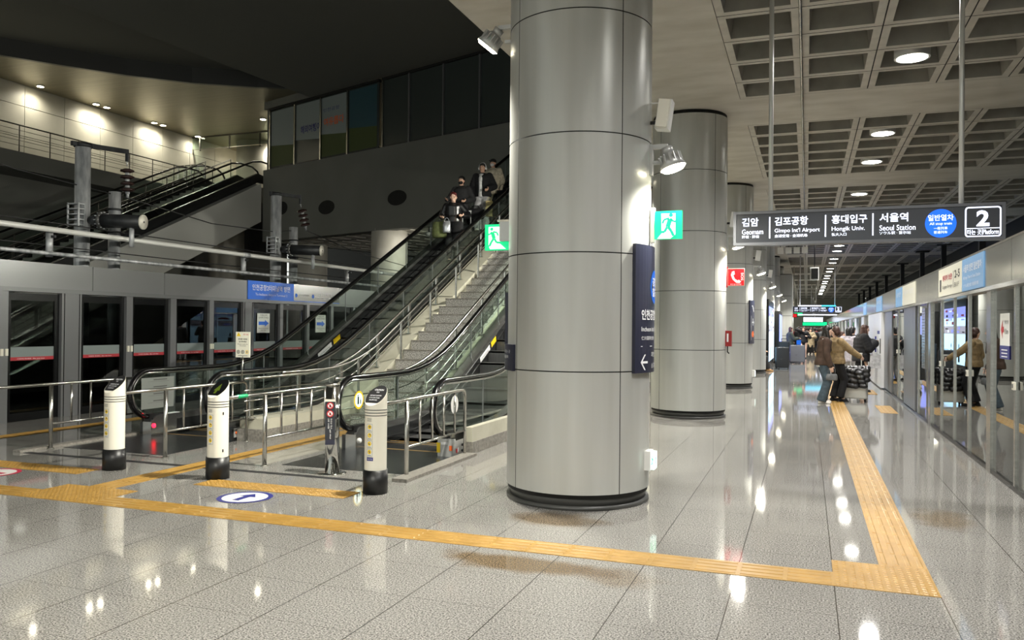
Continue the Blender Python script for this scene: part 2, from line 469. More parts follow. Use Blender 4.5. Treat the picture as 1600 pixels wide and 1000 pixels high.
# the hall over the far track: diagonal concourse block, high roof, lit gallery
A0 = Vector((-24.05, 31.69)); EV = Vector((0.945, -0.327)).normalized(); NV = Vector((-EV.y, EV.x))   # NV points away from the camera
def blk(s, z, n=0.0):
    p = A0 + EV * s + NV * n; return (p.x, p.y, z)
def block_prism(mb, s0, s1, z0, z1, n0, n1, m):
    v = [blk(s, z, n) for z in (z0, z1) for (s, n) in ((s0, n0), (s1, n0), (s1, n1), (s0, n1))]
    mb.add(v, [(0, 3, 2, 1), (4, 5, 6, 7), (0, 1, 5, 4), (1, 2, 6, 5), (2, 3, 7, 6), (3, 0, 4, 7)], m)
mb = MB()
block_prism(mb, 0, 15.2, ZC, 8.8, 0, 0.5, 'dark_concrete')
block_prism(mb, 0, 0.5, ZC, 8.35, 0.5, 14, 'dark_concrete'); block_prism(mb, 0, 7.0, 11.66, 12.0, 0.02, 0.3, 'roof'); block_prism(mb, 0, 0.3, 8.8, 12.0, 0.2, 6, 'dark_concrete')
block_prism(mb, 0.5, 15.2, 8.0, 8.35, 0.5, 14, 'dark_concrete'); mb.box((-9.4, 28.6, 8.0), (-4.2, 40, 8.35), 'dark_concrete')
# round openings: flat dark discs painted for the shade inside
for s, z, rx, rz in ((4.75, 6.66, 0.62, 0.34), (9.2, 6.66, 0.62, 0.34), (1.5, 6.9, 0.5, 0.34)):
    c = Vector(blk(s, z, -0.012)); u = Vector((EV.x, EV.y, 0))
    mb.disc(c, u * rx, Vector((0, 0, rz)), 0.88, 1.0, 'dark_concrete'); 
    mb.disc(c + Vector((0, 0, -0.0)), u * rx, Vector((0, 0, rz)), 0.0, 0.9, 'core')
struct('wall_concourse', mb)
# underside with coffers (low hall ceiling under the block)
mb = MB()
for i in range(14):
    for j in range(9):
        s0, n0 = 0.3 + i * 1.0, 0.6 + j * 1.4
        block_prism(mb, s0 + 0.12, s0 + 0.88, ZC + 0.02, ZC + 0.06, n0 + 0.15, n0 + 1.25, 'rib')
block_prism(mb, 0, 15.2, ZC + 0.1, ZC + 0.3, 0.5, 14, 'coffer')
struct('ceiling_low_hall', mb)

# glass band of the concourse
seg = [(0.4, 2.3), (2.3, 4.17), (4.17, 5.99), (5.99, 8.0), (8.2, 9.75), (9.75, 11.62), (11.62, 13.46), (13.46, 15.2)]
ZT = 11.58
for i, (s0, s1) in enumerate(seg):
    w = thing('window_%d' % (i + 1), None, None, blk(s0, 8.8), kind='structure')
    g = MB(); block_prism(g, s0 + 0.04, s1 - 0.04, 8.82, ZT, 0.10, 0.12, 'opaque_glass'); part('pane', g, w)
    f = MB()
    block_prism(f, s0 - 0.02, s0 + 0.06, 8.8, ZT + 0.02, 0.03, 0.16, 'steel' if i < 5 else 'psd_gray')
    block_prism(f, s0, s1, 8.8, 8.86, 0.04, 0.16, 'pole_dark'); block_prism(f, s0, s1, ZT - 0.04, ZT + 0.06, 0.02, 0.18, 'core')
    if i > 3: block_prism(f, s0, s1, 9.78, 9.84, 0.5, 0.55, 'core')
    part('window_frame', f, w)
# printed travel poster on the four left panes
fn = lambda a, b_: Vector(blk(a, b_, 0.085))
po_mats = dict(sky=mat('poster_pale_blue', (146, 156, 156), 0.6), grass=mat('poster_green', (66, 80, 36), 0.6), teal=mat('poster_teal', (42, 80, 92), 0.6))
pt = thing('window_poster', 'faded travel poster printed across the four upper glass panes', 'poster', blk(0.5, 8.9))
for nm, (s0, s1), top in (('poster_sheet', (0.5, 2.2), 'sky'), ('poster_sheet', (2.4, 4.1), 'sky'), ('poster_sheet', (4.25, 5.9), 'sky'), ('poster_sheet', (6.1, 7.85), 'teal')):
    q = MB()
    q.quad(fn(s0, 9.9), fn(s1, 9.75), fn(s1, ZT - 0.1), fn(s0, ZT - 0.1), po_mats[top])
    if s0 != 2.4: q.quad(fn(s0, 8.9), fn(s1, 8.9), fn(s1, 9.75), fn(s0, 9.9), po_mats['grass'])
    part(nm, q, pt)
q = MB(); fn2 = lambda a, b_: Vector(blk(a, b_, 0.075))
txt(q, '해외여행이', fn2, 2.75, 10.12, 0.36, 'indigo', 1.4, 0.02); txt(q, '여유롭다', fn2, 4.4, 10.22, 0.36, 'orange', 1.35, 0.02)
txt(q, '인천공항', fn2, 4.35, 10.85, 0.16, 'indigo', 1.1)
part('poster_lettering', q, pt)

# lit gallery ceiling (z=12) with its curved edge, and the high dark roof
arc = [(-33.0, 12.0), (-32.3, 16.0), (-31.3, 20.0), (-30.5, 21.9), (-29.8, 22.9), (-28.5, 24.7), (-27.07, 26.5), (-25.2, 28.25), (-22.9, 29.7), (-20.8, 30.55)]
arc += [tuple(blk(s, 0, 0.0)[:2]) for s in (6.0, 10.0, 16.0, 21.0)]
mb = MB()
top = [(x, y) for x, y in arc] + [(-4.2, 46.0), (-33.0, 46.0)]
mb.add([(x, y, 12.0) for x, y in top], [tuple(range(len(top)))], 'warm_ceiling')
struct('ceiling_gallery', mb)
mb = MB()
for (x0, y0), (x1, y1) in zip(arc[:10], arc[1:10]): mb.quad((x0, y0, 12.0), (x1, y1, 12.0), (x1, y1, 12.7), (x0, y0, 12.7), 'dark_concrete')
sv = [3.5, 5.0, 7.0, 9.0, 11.0, 13.0, 15.2, 17.5]
for a_, b_ in zip(sv, sv[1:]):
    mb.quad(blk(a_, ZT + 0.07, 0.02), blk(b_, ZT + 0.07, 0.02), blk(b_, 12.71, -12), blk(a_, 12.71, -12), 'roof')
mb2 = MB()
for (x0, y0), (x1, y1) in zip(arc[:10], arc[1:10]):
    mb2.quad((x0 + 0.12, y0 - 0.15, 12.0), (x1 + 0.12, y1 - 0.15, 12.0), (x1 + 0.12, y1 - 0.15, 12.7), (x0 + 0.12, y0 - 0.15, 12.7), 'plinth')
    mb2.quad((x0, y0, 12.0), (x1, y1, 12.0), (x1 + 0.12, y1 - 0.15, 12.0), (x0 + 0.12, y0 - 0.15, 12.0), 'plinth')
struct('wall_roof_edge', mb); struct('trim_roof_edge', mb2)
mb = MB(); mb.box((-45, -12, 12.7), (-3.0, 60, 13.1), 'roof'); mb.box((-4.0, -12, 6.6), (-3.6, 60, 12.7), 'dark_concrete'); struct('ceiling_roof', mb)
# gallery wall and its walkway
mb = MB(); mb.box((-33.2, -12, -0.05), (-32.9, 46, 12.69), 'dark_concrete')
Y = 10.0
for k in range(18):
    y0 = 11.85 + 2.03 * k - 2 * 2.03
    if y0 > 40: break
    for z0, z1 in ((8.35, 9.65), (9.65, 11.05), (11.05, 12.0)):
        mb.box((-32.9, y0 + 0.012, z0 + 0.012), (-32.4, y0 + 2.018, z1 - 0.012), 'conc_wall')
struct('wall_gallery', mb)
mb = MB(); mb.box((-32.95, -12, 7.6), (-29.2, 46, 8.3), 'dark_concrete'); mb.box((-29.2, 33.5, 7.6), (-20, 46, 8.35), 'dark_concrete')
mb.box((-31.2, -12, -0.05), (-30.9, 34, 7.6), 'dark_concrete'); struct('floor_gallery', mb)
mb = MB(); mb.box((-33, 41.5, 8.3), (-4.2, 42.0, 12.0), 'conc_wall'); struct('wall_back_gallery', mb)
mb = MB(); mb.box((-40, 60, -0.05), (-3.7, 60.4, 12.69), 'tunnel'); struct('wall_hall_end', mb)
mb = MB(); mb.box((-12.2, 111, 0), (7.5, 111.5, ZC), 'conc_wall'); struct('wall_far', mb)
gc = thing('round_column', 'round cream clad column at the back of the lit upper gallery', 'column', (-29.9, 38.6, 8.3))
q = MB(); q.cyl((-29.9, 38.6), 1.0, 8.35, 11.98, 'conc_wall', 32); part('shaft', q, gc)
q = MB(); q.cyl((-29.9, 38.6), 1.03, 8.3, 8.45, 'plinth', 32); part('plinth', q, gc)
# columns of the low hall behind the far screens
for x, y, lab in ((-28.6, 34.7, 'round concrete column in the dark behind the first catenary posts'), (-23.06, 34.0, 'dark round column behind the second pair of catenary posts'),
                  (-16.3, 29.8, 'pale lit concrete column holding up the corner of the dark concourse block')):
    c = thing('concrete_column', lab, 'column', (x, y, -0.05))
    q = MB(); q.cyl((x, y), 0.9 if x < -20 else 0.75, -0.05, 7.6 if x < -25 else ZC + 0.1, 'concrete', 32); part('shaft', q, c)
    q = MB(); q.cyl((x, y), 0.95 if x < -20 else 0.8, -0.05, 0.2, 'plinth', 32); part('plinth', q, c)

# ------------------------------------------------------------------ lights that belong to fixtures
def spot(name, loc, to, watts, angle=150, blend=0.6, col=(1, 0.96, 0.88), size=0.08, parent=None):
    d = bpy.data.lights.new(name, 'SPOT'); d.energy = watts; d.spot_size = R(angle); d.spot_blend = blend; d.color = col; d.shadow_soft_size = size; d.specular_factor = 0.2
    o = bpy.data.objects.new(name, d); COL.objects.link(o)
    dr = (Vector(to) - Vector(loc)).normalized()
    o.rotation_euler = dr.to_track_quat('-Z', 'Y').to_euler()
    o.location = Vector(loc) - (Vector(parent.location) if parent else Vector((0, 0, 0)))
    if parent: o.parent = parent
    return o

# downlights in the coffers
ordn = ['nearest', 'second', 'third', 'fourth', 'fifth', 'sixth', 'seventh', 'eighth', 'ninth', 'tenth']
n_d = 0
for k in range(-2, 12):
    for row in (1.5, 4.5):
        y = 8.32 + 7.6 * k + row * 0.957; x = 1.37
        vis = y > 11
        if vis:
            n_d += 1
            lab = ('round ceiling downlight, %s from the camera in the coffer row' % ordn[n_d - 1]) if n_d <= 10 else 'tiny round ceiling downlight at the far end of the coffer row'
        else: lab = 'round ceiling downlight above the near platform edge'
        t = thing('ceiling_downlight', lab, 'ceiling light', (x, y, ZC), group='downlights in the ceiling coffers')
        q = MB(); q.disc((x, y, ZC - 0.012), (1, 0, 0), (0, 1, 0), 0.2, 0.235, 'white', 28); q.cyl((x, y), 0.235, ZC - 0.01, ZC + 0.34, 'lamp_body', 28); hs_ = part('housing', q, t)
        q = MB(); q.disc((x, y, ZC - 0.014), (1, 0, 0), (0, 1, 0), 0.0, 0.2, 'lamp_on', 28); part('lens', q, hs_)
        spot('downlight', (x, y, ZC - 0.06), (x, y, 0), 330 if y < 60 else 260, 150, 0.8, (1, 0.98, 0.95), 0.18, t)

# ------------------------------------------------------------------ round columns of the platform with their fittings
def column(i, y):
    near = ['', 'big round grey panelled column filling the middle of the view', 'second grey panelled column, half hidden behind the big one',
            'third grey panelled column, with a dark sign strip on its right side', 'fourth grey panelled column along the platform', 'fifth grey panelled column along the platform']
    lab = near[i] if 0 < i < 6 else ('grey panelled column beside the camera' if i == 0 else 'distant grey panelled column towards the platform end')
    t = thing('round_column', lab, 'column', (CX, y, 0), group='round columns along the platform')
    n = 24
    q = MB()
    for a0 in (-41.3, 48.7, 138.7, 228.7):
        for z0, z1 in ((0.13, 1.205), (1.205, 2.25), (2.25, 3.30), (3.30, 4.38), (4.38, 5.38)):
            v = []
            for j in range(n + 1):
                a = R(a0 + 0.35 + (90 - 0.7) * j / n)
                for z in (z0 + 0.005, z1 - 0.005):
                    v.append((CX + CR * math.cos(a), y + CR * math.sin(a), z))
            q.add(v, [(2 * j, 2 * j + 2, 2 * j + 3, 2 * j + 1) for j in range(n)], 'shaft', True)
    part('panel_cladding', q, t)
    q = MB(); q.cyl((CX, y), CR - 0.012, 0.1, ZC - 0.005, 'core', 48); part('core', q, t)
    q = MB(); q.cyl((CX, y), CR - 0.03, 0.03, 0.13, 'plinth', 48); q.cyl((CX, y), CR + 0.0, 0.0, 0.035, 'plinth', 48); part('plinth', q, t)
for i, y in enumerate(COLY): column(i, y)

def flood(label, x, y, z, side, tilt, pw=240):
    """wall bracket, ribbed bell and lens; side +1 right, -1 left"""
    t = thing('flood_lamp', label, 'flood lamp', (x, y, z), group='flood lamps on the platform columns')
    cxs = CX + side * (CR - 0.01)
    q = MB()
    q.box((cxs, y - 0.02, z + 0.16), (x + side * 0.01, y + 0.02, z + 0.20), 'lamp_body'); q.box((cxs, y - 0.02, z + 0.02), (x - side * 0.06, y + 0.02, z + 0.05), 'lamp_body')
    q.box((cxs, y - 0.04, z - 0.08), (cxs + side * 0.035, y + 0.04, z + 0.2), 'lamp_body')
    part('bracket', q, t)
    ax = Vector((side * math.sin(R(tilt)), 0, -math.cos(R(tilt))))
    q = MB(); c = Vector((x, y, z + 0.17))
    q.tube([c, c + ax * 0.06], 0.05, 'lamp_body', 16)
    q.tube([c + ax * 0.06, c + ax * 0.12, c + ax * 0.2], [0.06, 0.085, 0.125], 'lamp_body', 20)
    for k in range(14):
        a = 2 * PI * k / 14; uu_ = ax.orthogonal().normalized(); ww = ax.cross(uu_); dd = uu_ * math.cos(a) + ww * math.sin(a)
        q.obox(c + ax * 0.13 + dd * 0.095, dd * 0.012, ax * 0.055, dd.cross(ax) * 0.003, 'lamp_body')
    hs_ = part('housing', q, t)
    q = MB(); u_ = ax.orthogonal().normalized(); w_ = ax.cross(u_)
    q.tube([c + ax * 0.2, c + ax * 0.225], [0.118, 0.09], 'lamp_on_warm', 20); part('lens', q, hs_)
    spot('flood_light', c + ax * 0.24, c + ax * 2, pw, 165, 0.5, (1, 0.97, 0.86), 0.1, t)
    return t
for i, y in enumerate(COLY):
    nm = ['column beside the camera', 'big near column', 'second column', 'third column', 'fourth column', 'fifth column'][i] if i < 6 else 'distant columns'
    flood('lit flood lamp on the right side of the %s' % nm, CX + CR + 0.15, y + 0.0, 3.08, 1, 18)
    if i < 5: flood('lit flood lamp on the left side of the %s' % nm, CX - CR - 0.16, y, 4.36, -1, 40, 800)

def cyl_fn(cx, cy, r, a0):
    # u runs along the arc from angle a0, v is height
    return lambda u, v: Vector((cx + r * math.cos(a0 + u / r), cy + r * math.sin(a0 + u / r), v))
def curved_panel(mb, cx, cy, a0, a1, z0, z1, r_in, r_out, m):
    n = 14; v = []
    for j in range(n + 1):
        a = a0 + (a1 - a0) * j / n
        for r_, z in ((r_in, z0), (r_out, z0), (r_out, z1), (r_in, z1)): v.append((cx + r_ * math.cos(a), cy + r_ * math.sin(a), z))
    f = []
    for j in range(n):
        o = j * 4
        for k in range(4): f.append((o + k, o + (k + 1) % 4, o + 4 + (k + 1) % 4, o + 4 + k))
    f += [(0, 1, 2, 3), (n * 4 + 3, n * 4 + 2, n * 4 + 1, n * 4)]
    mb.add(v, f, m, False)
Y1 = COLY[1]
t = thing('column_sign', 'curved navy direction sign wrapped around the right side of the big column', 'sign', (CX + CR, Y1, 1.2))
q = MB(); curved_panel(q, CX, Y1, R(-30), R(28), 1.19, 2.34, CR + 0.004, CR + 0.04, 'navy'); part('sign_board', q, t)
rs = CR + 0.0425; fnc = cyl_fn(CX, Y1, rs, R(-30))
q = MB()
c_u, c_v, rr_ = 0.40, 1.97, 0.14
for (r_, m_) in ((rr_, 'blue'),):
    pts = [fnc(c_u + r_ * math.cos(2 * PI * k / 32), c_v + r_ * 1.1 * math.sin(2 * PI * k / 32)) for k in range(32)]
    q.add([fnc(c_u, c_v)] + pts, [(0, 1 + k, 1 + (k + 1) % 32) for k in range(32)], m_)
fnc2 = cyl_fn(CX, Y1, rs + 0.002, R(-30))
txt(q, '공항', fnc2, c_u, c_v + 0.005, 0.08, 'paper', 0.18, 0.02, 'c'); txt(q, '철도', fnc2, c_u, c_v - 0.09, 0.08, 'paper', 0.18, 0.02, 'c')
part('line_emblem', q, t)
q = MB()
txt(q, '인천공항2터미널', fnc2, 0.085, 1.665, 0.095, 'paper', 0.62, 0.02)
txt(q, "Incheon Int'l Airport T2", fnc2, 0.085, 1.55, 0.055, 'paper', 0.60, 0.005)
txt(q, '仁川国際空港', fnc2, 0.085, 1.485, 0.035, 'paper', 0.28)
q.quad(fnc2(0.075, 1.425), fnc2(0.3, 1.425), fnc2(0.3, 1.431), fnc2(0.075, 1.431), 'paper'); q.quad(fnc2(0.3, 1.425), fnc2(0.6, 1.425), fnc2(0.6, 1.431), fnc2(0.3, 1.431), 'paper')
txt(q, '화장실', fnc2, 0.29, 1.33, 0.045, 'paper', 0.14); txt(q, '승강기', fnc2, 0.29, 1.23, 0.045, 'paper', 0.14)
part('lettering', q, t)
q = MB()
fa = lambda u, v: fnc2(u, v)
q.quad(fa(0.09, 1.275), fa(0.2, 1.275), fa(0.2, 1.295), fa(0.09, 1.295), 'paper')
q.quad(fa(0.075, 1.285), fa(0.097, 1.285), fa(0.16, 1.355), fa(0.138, 1.355), 'paper'); q.quad(fa(0.075, 1.285), fa(0.138, 1.215), fa(0.16, 1.215), fa(0.097, 1.285), 'paper')
part('arrow', q, t, 'white left arrow')
t = thing('column_sign', 'navy curved sign on the left side of the big column, mostly out of sight', 'sign', (CX - CR, Y1, 1.2))
q = MB(); curved_panel(q, CX, Y1, R(-192), R(-133), 1.19, 1.43, CR + 0.004, CR + 0.03, 'navy'); curved_panel(q, CX, Y1, R(-192), R(-163), 1.43, 1.92, CR + 0.004, CR + 0.03, 'navy'); part('sign_board', q, t)
fl = cyl_fn(CX, Y1, CR + 0.033, R(-160)); q = MB()
txt(q, '나가는 곳', fl, 0.08, 1.35, 0.03, 'paper', 0.2); txt(q, '서울역', fl, 0.08, 1.30, 0.03, 'paper', 0.15); part('lettering', q, t)

# loudspeaker, exit signs and boxes
t = thing('loudspeaker', 'white column loudspeaker tilted down, above the right flood lamp', 'loudspeaker', (-1.25, Y1, 3.4))
q = MB(); c = Vector((-1.24, Y1, 3.545)); az = Vector((0.14, 0, 0.99)); ax = Vector((0.99, 0, -0.14))
q.obox(c, ax * 0.062, Vector((0, 0.07, 0)), az * 0.135, 'white'); q.obox(c + Vector((0, -0.05, 0)), ax * 0.05, Vector((0, 0.06, 0)), az * 0.125, 'offwhite'); part('cabinet', q, t)
q = MB(); q.box((CX + CR - 0.02, Y1 - 0.01, 3.47), (-1.27, Y1 + 0.01, 3.5), 'black'); q.box((CX + CR - 0.02, Y1 - 0.01, 3.66), (-1.25, Y1 + 0.01, 3.67), 'white'); part('bracket', q, t)

def running_man(q, fn, s, m):
    """pictogram of a figure running through a door, about s wide, centred on (0, 0)"""
    def limb(pts, w):
        for (x0, y0), (x1, y1) in zip(pts, pts[1:]):
            dx, dy = x1 - x0, y1 - y0; L_ = math.hypot(dx, dy); nx_, ny_ = -dy / L_ * w, dx / L_ * w
            q.quad(fn((x0 + nx_) * s, (y0 + ny_) * s), fn((x1 + nx_) * s, (y1 + ny_) * s), fn((x1 - nx_) * s, (y1 - ny_) * s), fn((x0 - nx_) * s, (y0 - ny_) * s), m)
    limb([(0.07, 0.22), (-0.02, -0.08)], 0.085)
    limb([(0.08, 0.24), (0.2, 0.12), (0.33, 0.13)], 0.035); limb([(0.03, 0.25), (-0.16, 0.2), (-0.22, 0.06)], 0.035)
    limb([(-0.0, -0.08), (0.12, -0.24), (0.2, -0.42)], 0.05); limb([(-0.04, -0.08), (-0.14, -0.26), (-0.36, -0.28)], 0.045)
    limb([(0.2, -0.42), (0.28, -0.42)], 0.03)
    pts = [fn((0.1 + 0.075 * math.cos(2 * PI * k / 16)) * s, (0.37 + 0.075 * math.sin(2 * PI * k / 16)) * s) for k in range(16)]
    q.add(pts, [tuple(range(16))], m)
t = thing('exit_sign', 'lit green exit sign sticking out from the right side of the big column', 'exit sign', (-1.33, Y1, 2.4))
q = MB(); q.box((-1.36, Y1 - 0.03, 2.38), (-1.325, Y1 + 0.04, 2.70), 'offwhite'); part('mount', q, t)
q = MB(); q.box((-1.32, Y1 - 0.02, 2.408), (-1.072, Y1 + 0.02, 2.664), 'green_lit'); part('lit_face', q, t)
fe = lambda u, v: Vector((-1.196 + u, Y1 - 0.0225, 2.536 + v))
fe2 = lambda u, v: fe(u, v) + Vector((0, -0.002, 0))
q = MB(); q.add([fe(-0.065, 0.105), fe(0.065, 0.105), fe(0.065, -0.09), fe(0.02, -0.125), fe(-0.10, -0.125), fe(-0.06, -0.075)], [(0, 1, 2, 3, 4, 5)], 'exit_white')
running_man(q, fe2, 0.24, 'green_lit'); part('pictogram', q, t)
t = thing('exit_sign', 'lit green exit sign on the left side of the big column', 'exit sign', (-2.87, Y1, 2.35))
q = MB(); q.box((-3.0, Y1 - 0.02, 2.345), (-2.735, Y1 + 0.02, 2.60), 'green_lit'); part('lit_face', q, t)
q = MB(); q.box((-2.82, Y1 - 0.09, 2.425), (-2.69, Y1 - 0.03, 2.62), 'lamp_body'); q.box((-2.84, Y1 - 0.1, 2.615), (-2.72, Y1 + 0.02, 2.632), 'offwhite'); part('mount', q, t)
fe = lambda u, v: Vector((-2.905 + u, Y1 - 0.0225, 2.475 + v)); fe2 = lambda u, v: fe(-u, v) + Vector((0, -0.002, 0))
q = MB(); q.add([fe(-0.055, 0.1), fe(0.06, 0.1), fe(0.07, -0.07), fe(0.13, -0.12), fe(-0.04, -0.12), fe(-0.055, -0.08)], [(0, 1, 2, 3, 4, 5)], 'exit_white')
running_man(q, fe2, 0.21, 'green_lit'); part('pictogram', q, t)
t = thing('guide_light', 'small white and green exit guide light low on the big column', 'exit light', (-1.36, Y1, 0.3))
q = MB(); q.box((-1.4, Y1 - 0.12, 0.3), (-1.325, Y1 + 0.03, 0.475), 'white'); part('box', q, t)
q = MB(); q.box((-1.328, Y1 - 0.115, 0.31), (-1.29, Y1 + 0.02, 0.465), 'exit_white')
fg = lambda u, v: Vector((-1.2885, Y1 - 0.05 + u, 0.388 + v)); running_man(q, fg, 0.11, 'green_lit')
fg = lambda u, v: Vector((-1.309 + u * 0.3, Y1 - 0.1165, 0.388 + v)); running_man(q, fg, 0.11, 'green_lit'); part('lit_face', q, t)

Y2 = COLY[2]
t = thing('emergency_phone_sign', 'red square emergency telephone sign sticking out from the second column', 'sign', (-1.2, Y2, 2.35))
q = MB(); q.box((-1.37, Y2 - 0.02, 2.33), (-1.35, Y2 + 0.02, 2.70), 'red'); q.box((-1.35, Y2 - 0.02, 2.355), (-1.055, Y2 + 0.02, 2.67), 'ivory'); part('sign_board', q, t)
q = MB(); q.box((-1.342, Y2 - 0.024, 2.363), (-1.063, Y2 - 0.02, 2.662), 'red_lit')
fs_ = lambda u, v: Vector((-1.203 + u, Y2 - 0.0262, 2.513 + v))
pts = [(-0.07, 0.10), (-0.03, 0.11), (-0.02, 0.05), (-0.045, 0.035), (-0.02, -0.03), (0.03, -0.06), (0.05, -0.045), (0.09, -0.08), (0.06, -0.11), (0.0, -0.10), (-0.06, -0.04), (-0.09, 0.04)]
q.add([fs_(*p) for p in pts], [tuple(range(len(pts)))], 'paper')
fr_ = lambda u, v: fs_(0.13 - v, -0.06 + u)
txt(q, 'SOS', fr_, 0, 0, 0.045, 'paper', 0.14, 0.02); txt(q, '비상전화', fs_, 0.0, -0.143, 0.028, 'paper', 0.19, 0, 'c'); part('face', q, t)
t = thing('extinguisher_box', 'small red extinguisher box on the side of the second column', 'fire extinguisher', (-1.3, Y2, 1.2))
q = MB(); q.box((-1.40, Y2 - 0.09, 1.27), (-1.27, Y2 + 0.05, 1.55), 'vermilion_box'); part('box', q, t)
q = MB(); q.box((-1.35, Y2 - 0.093, 1.35), (-1.32, Y2 - 0.09, 1.50), 'paper'); part('label_plate', q, t); q = MB(); q.tube([(-1.34, Y2 - 0.05, 1.27), (-1.34, Y2 - 0.05, 1.17), (-1.31, Y2 - 0.05, 1.14)], 0.012, 'black', 8); part('hose', q, t)
t = thing('loudspeaker', 'white column loudspeaker on the second column, above its flood lamp', 'loudspeaker', (-1.25, Y2, 3.4))
q = MB(); q.obox((-1.24, Y2, 3.545), ax * 0.062, Vector((0, 0.07, 0)), az * 0.135, 'white'); part('cabinet', q, t)
q = MB(); q.box((CX + CR - 0.02, Y2 - 0.01, 3.47), (-1.27, Y2 + 0.01, 3.5), 'black'); part('bracket', q, t)
for i, w in ((3, 'third'), (4, 'fourth')):
    yy = COLY[i]
    t = thing('loudspeaker', 'white column loudspeaker high on the %s column' % w, 'loudspeaker', (-1.25, yy, 3.4))
    q = MB(); q.obox((-1.24, yy, 3.545), ax * 0.062, Vector((0, 0.07, 0)), az * 0.135, 'white'); part('cabinet', q, t)
    q = MB(); q.box((CX + CR - 0.02, yy - 0.01, 3.47), (-1.27, yy + 0.01, 3.5), 'black'); part('bracket', q, t)
Y3 = COLY[3]
t = thing('column_sign', 'narrow dark sign strip with escalator and airport symbols on the third column', 'sign', (CX + CR, Y3, 1.2))
q = MB(); curved_panel(q, CX, Y3, R(-30), R(28), 1.19, 2.34, CR + 0.004, CR + 0.04, 'navy'); part('sign_board', q, t)
f3 = cyl_fn(CX, Y3, CR + 0.0435, R(-30)); q = MB()
q.quad(f3(0.14, 2.2), f3(0.17, 2.2), f3(0.27, 2.04), f3(0.24, 2.04), 'paper'); q.quad(f3(0.1, 2.2), f3(0.15, 2.2), f3(0.15, 2.18), f3(0.1, 2.18), 'paper')
for (a, b1, c_, d) in ((0.07, 1.92, 0.5, 1.932), (0.07, 1.28, 0.5, 1.292), (0.07, 1.28, 0.08, 1.932), (0.07, 1.60, 0.5, 1.61)):
    q.quad(f3(a, b1), f3(c_, b1), f3(c_, d), f3(a, d), 'paper')
q.quad(f3(0.17, 1.67), f3(0.19, 1.67), f3(0.19, 1.86), f3(0.17, 1.86), 'paper'); q.quad(f3(0.11, 1.74), f3(0.25, 1.74), f3(0.18, 1.80), f3(0.18, 1.79), 'paper')
cc = [f3(0.18 + 0.075 * math.cos(2 * PI * k / 20), 1.44 + 0.085 * math.sin(2 * PI * k / 20)) for k in range(20)]
q.add(cc, [tuple(range(20))], 'orange'); txt(q, '출구', f3, 0.29, 1.4, 0.06, 'paper', 0.14); txt(q, '공항', f3, 0.29, 1.72, 0.06, 'paper', 0.14); part('symbols', q, t)
t = thing('guide_light', 'small white guide light low on the third column', 'exit light', (-1.36, Y3, 0.3))
q = MB(); q.box((-1.4, Y3 - 0.12, 0.3), (-1.3, Y3 + 0.03, 0.475), 'white'); part('box', q, t)
q = MB(); q.box((-1.3, Y3 - 0.11, 0.31), (-1.29, Y3 + 0.02, 0.465), 'exit_white'); part('lit_face', q, t)

# ------------------------------------------------------------------ tactile paving
def tactile(name, label, x0, x1, y0, y1, kind, along='y', tile=0.298, group=None, cat='tactile paving'):
    mb = MB(); mb.box((x0, y0, 0.0), (x1, y1, 0.004), 'yellow')
    z0, z1 = 0.004, 0.0085
    if kind == 'dots':
        nx = round((x1 - x0) / 0.05); ny = round((y1 - y0) / 0.05)
        for i in range(nx):
            for j in range(ny):
                cx, cy = x0 + (i + 0.5) * (x1 - x0) / nx, y0 + (j + 0.5) * (y1 - y0) / ny
                v = [(cx + 0.017 * math.cos(k * PI / 3), cy + 0.017 * math.sin(k * PI / 3), z0) for k in range(6)] + [(cx + 0.01 * math.cos(k * PI / 3), cy + 0.01 * math.sin(k * PI / 3), z1) for k in range(6)]
                mb.add(v, [(k, (k + 1) % 6, (k + 1) % 6 + 6, k + 6) for k in range(6)] + [(6, 7, 8, 9, 10, 11)], 'yellow')
    else:
        L_ = (y1 - y0) if along == 'y' else (x1 - x0); W = (x1 - x0) if along == 'y' else (y1 - y0)
        n = max(1, round(L_ / tile)); tl = L_ / n
        for i in range(n):
            for j in range(4):
                c = (j + 0.5) * W / 4; a0 = i * tl + 0.012; a1 = (i + 1) * tl - 0.012
                for (w, z) in ((0.017, 0),):
                    if along == 'y': q = [(x0 + c - w, y0 + a0), (x0 + c + w, y0 + a0), (x0 + c + w, y0 + a1), (x0 + c - w, y0 + a1)]; s = [(0.006, 0.012)] 
                    else: q = [(x0 + a0, y0 + c - w), (x0 + a1, y0 + c - w), (x0 + a1, y0 + c + w), (x0 + a0, y0 + c + w)]
                    mx = sum(p[0] for p in q) / 4; my = sum(p[1] for p in q) / 4
                    ins = [(p[0] + (0.007 if p[0] < mx else -0.007), p[1] + (0.007 if p[1] < my else -0.007)) for p in q]
                    v = [(p[0], p[1], z0) for p in q] + [(p[0], p[1], z1) for p in ins]
                    mb.add(v, [(k, (k + 1) % 4, (k + 1) % 4 + 4, k + 4) for k in range(4)] + [(4, 5, 6, 7)], 'yellow')
    return solo(name, mb, label, cat, group, loc=(x0, y0, 0))
tactile('tactile_strip', 'long yellow guide strip running along the right platform to the distance', 0.467, 0.765, 6.034, 78, 'bars')
tactile('tactile_tiles', 'square of yellow dotted tiles at the corner of the two guide strips', 0.168, 0.765, 5.438, 6.034, 'dots')
tactile('tactile_strip', 'yellow guide strip crossing the foreground floor from left to right', -5.95, 0.168, 5.438, 5.738, 'bars', 'x')
tactile('tactile_tiles', 'yellow dotted tiles where the guide strips meet near the first two bollards', -6.83, -5.95, 5.438, 6.02, 'dots')
tactile('tactile_strip', 'short yellow guide strip leaving the photo at the left edge', -10.3, -6.83, 5.438, 5.738, 'bars', 'x')
tactile('tactile_strip', 'yellow guide strip leading between the bollards to the stairs', -6.56, -6.26, 6.02, 10.7, 'bars')
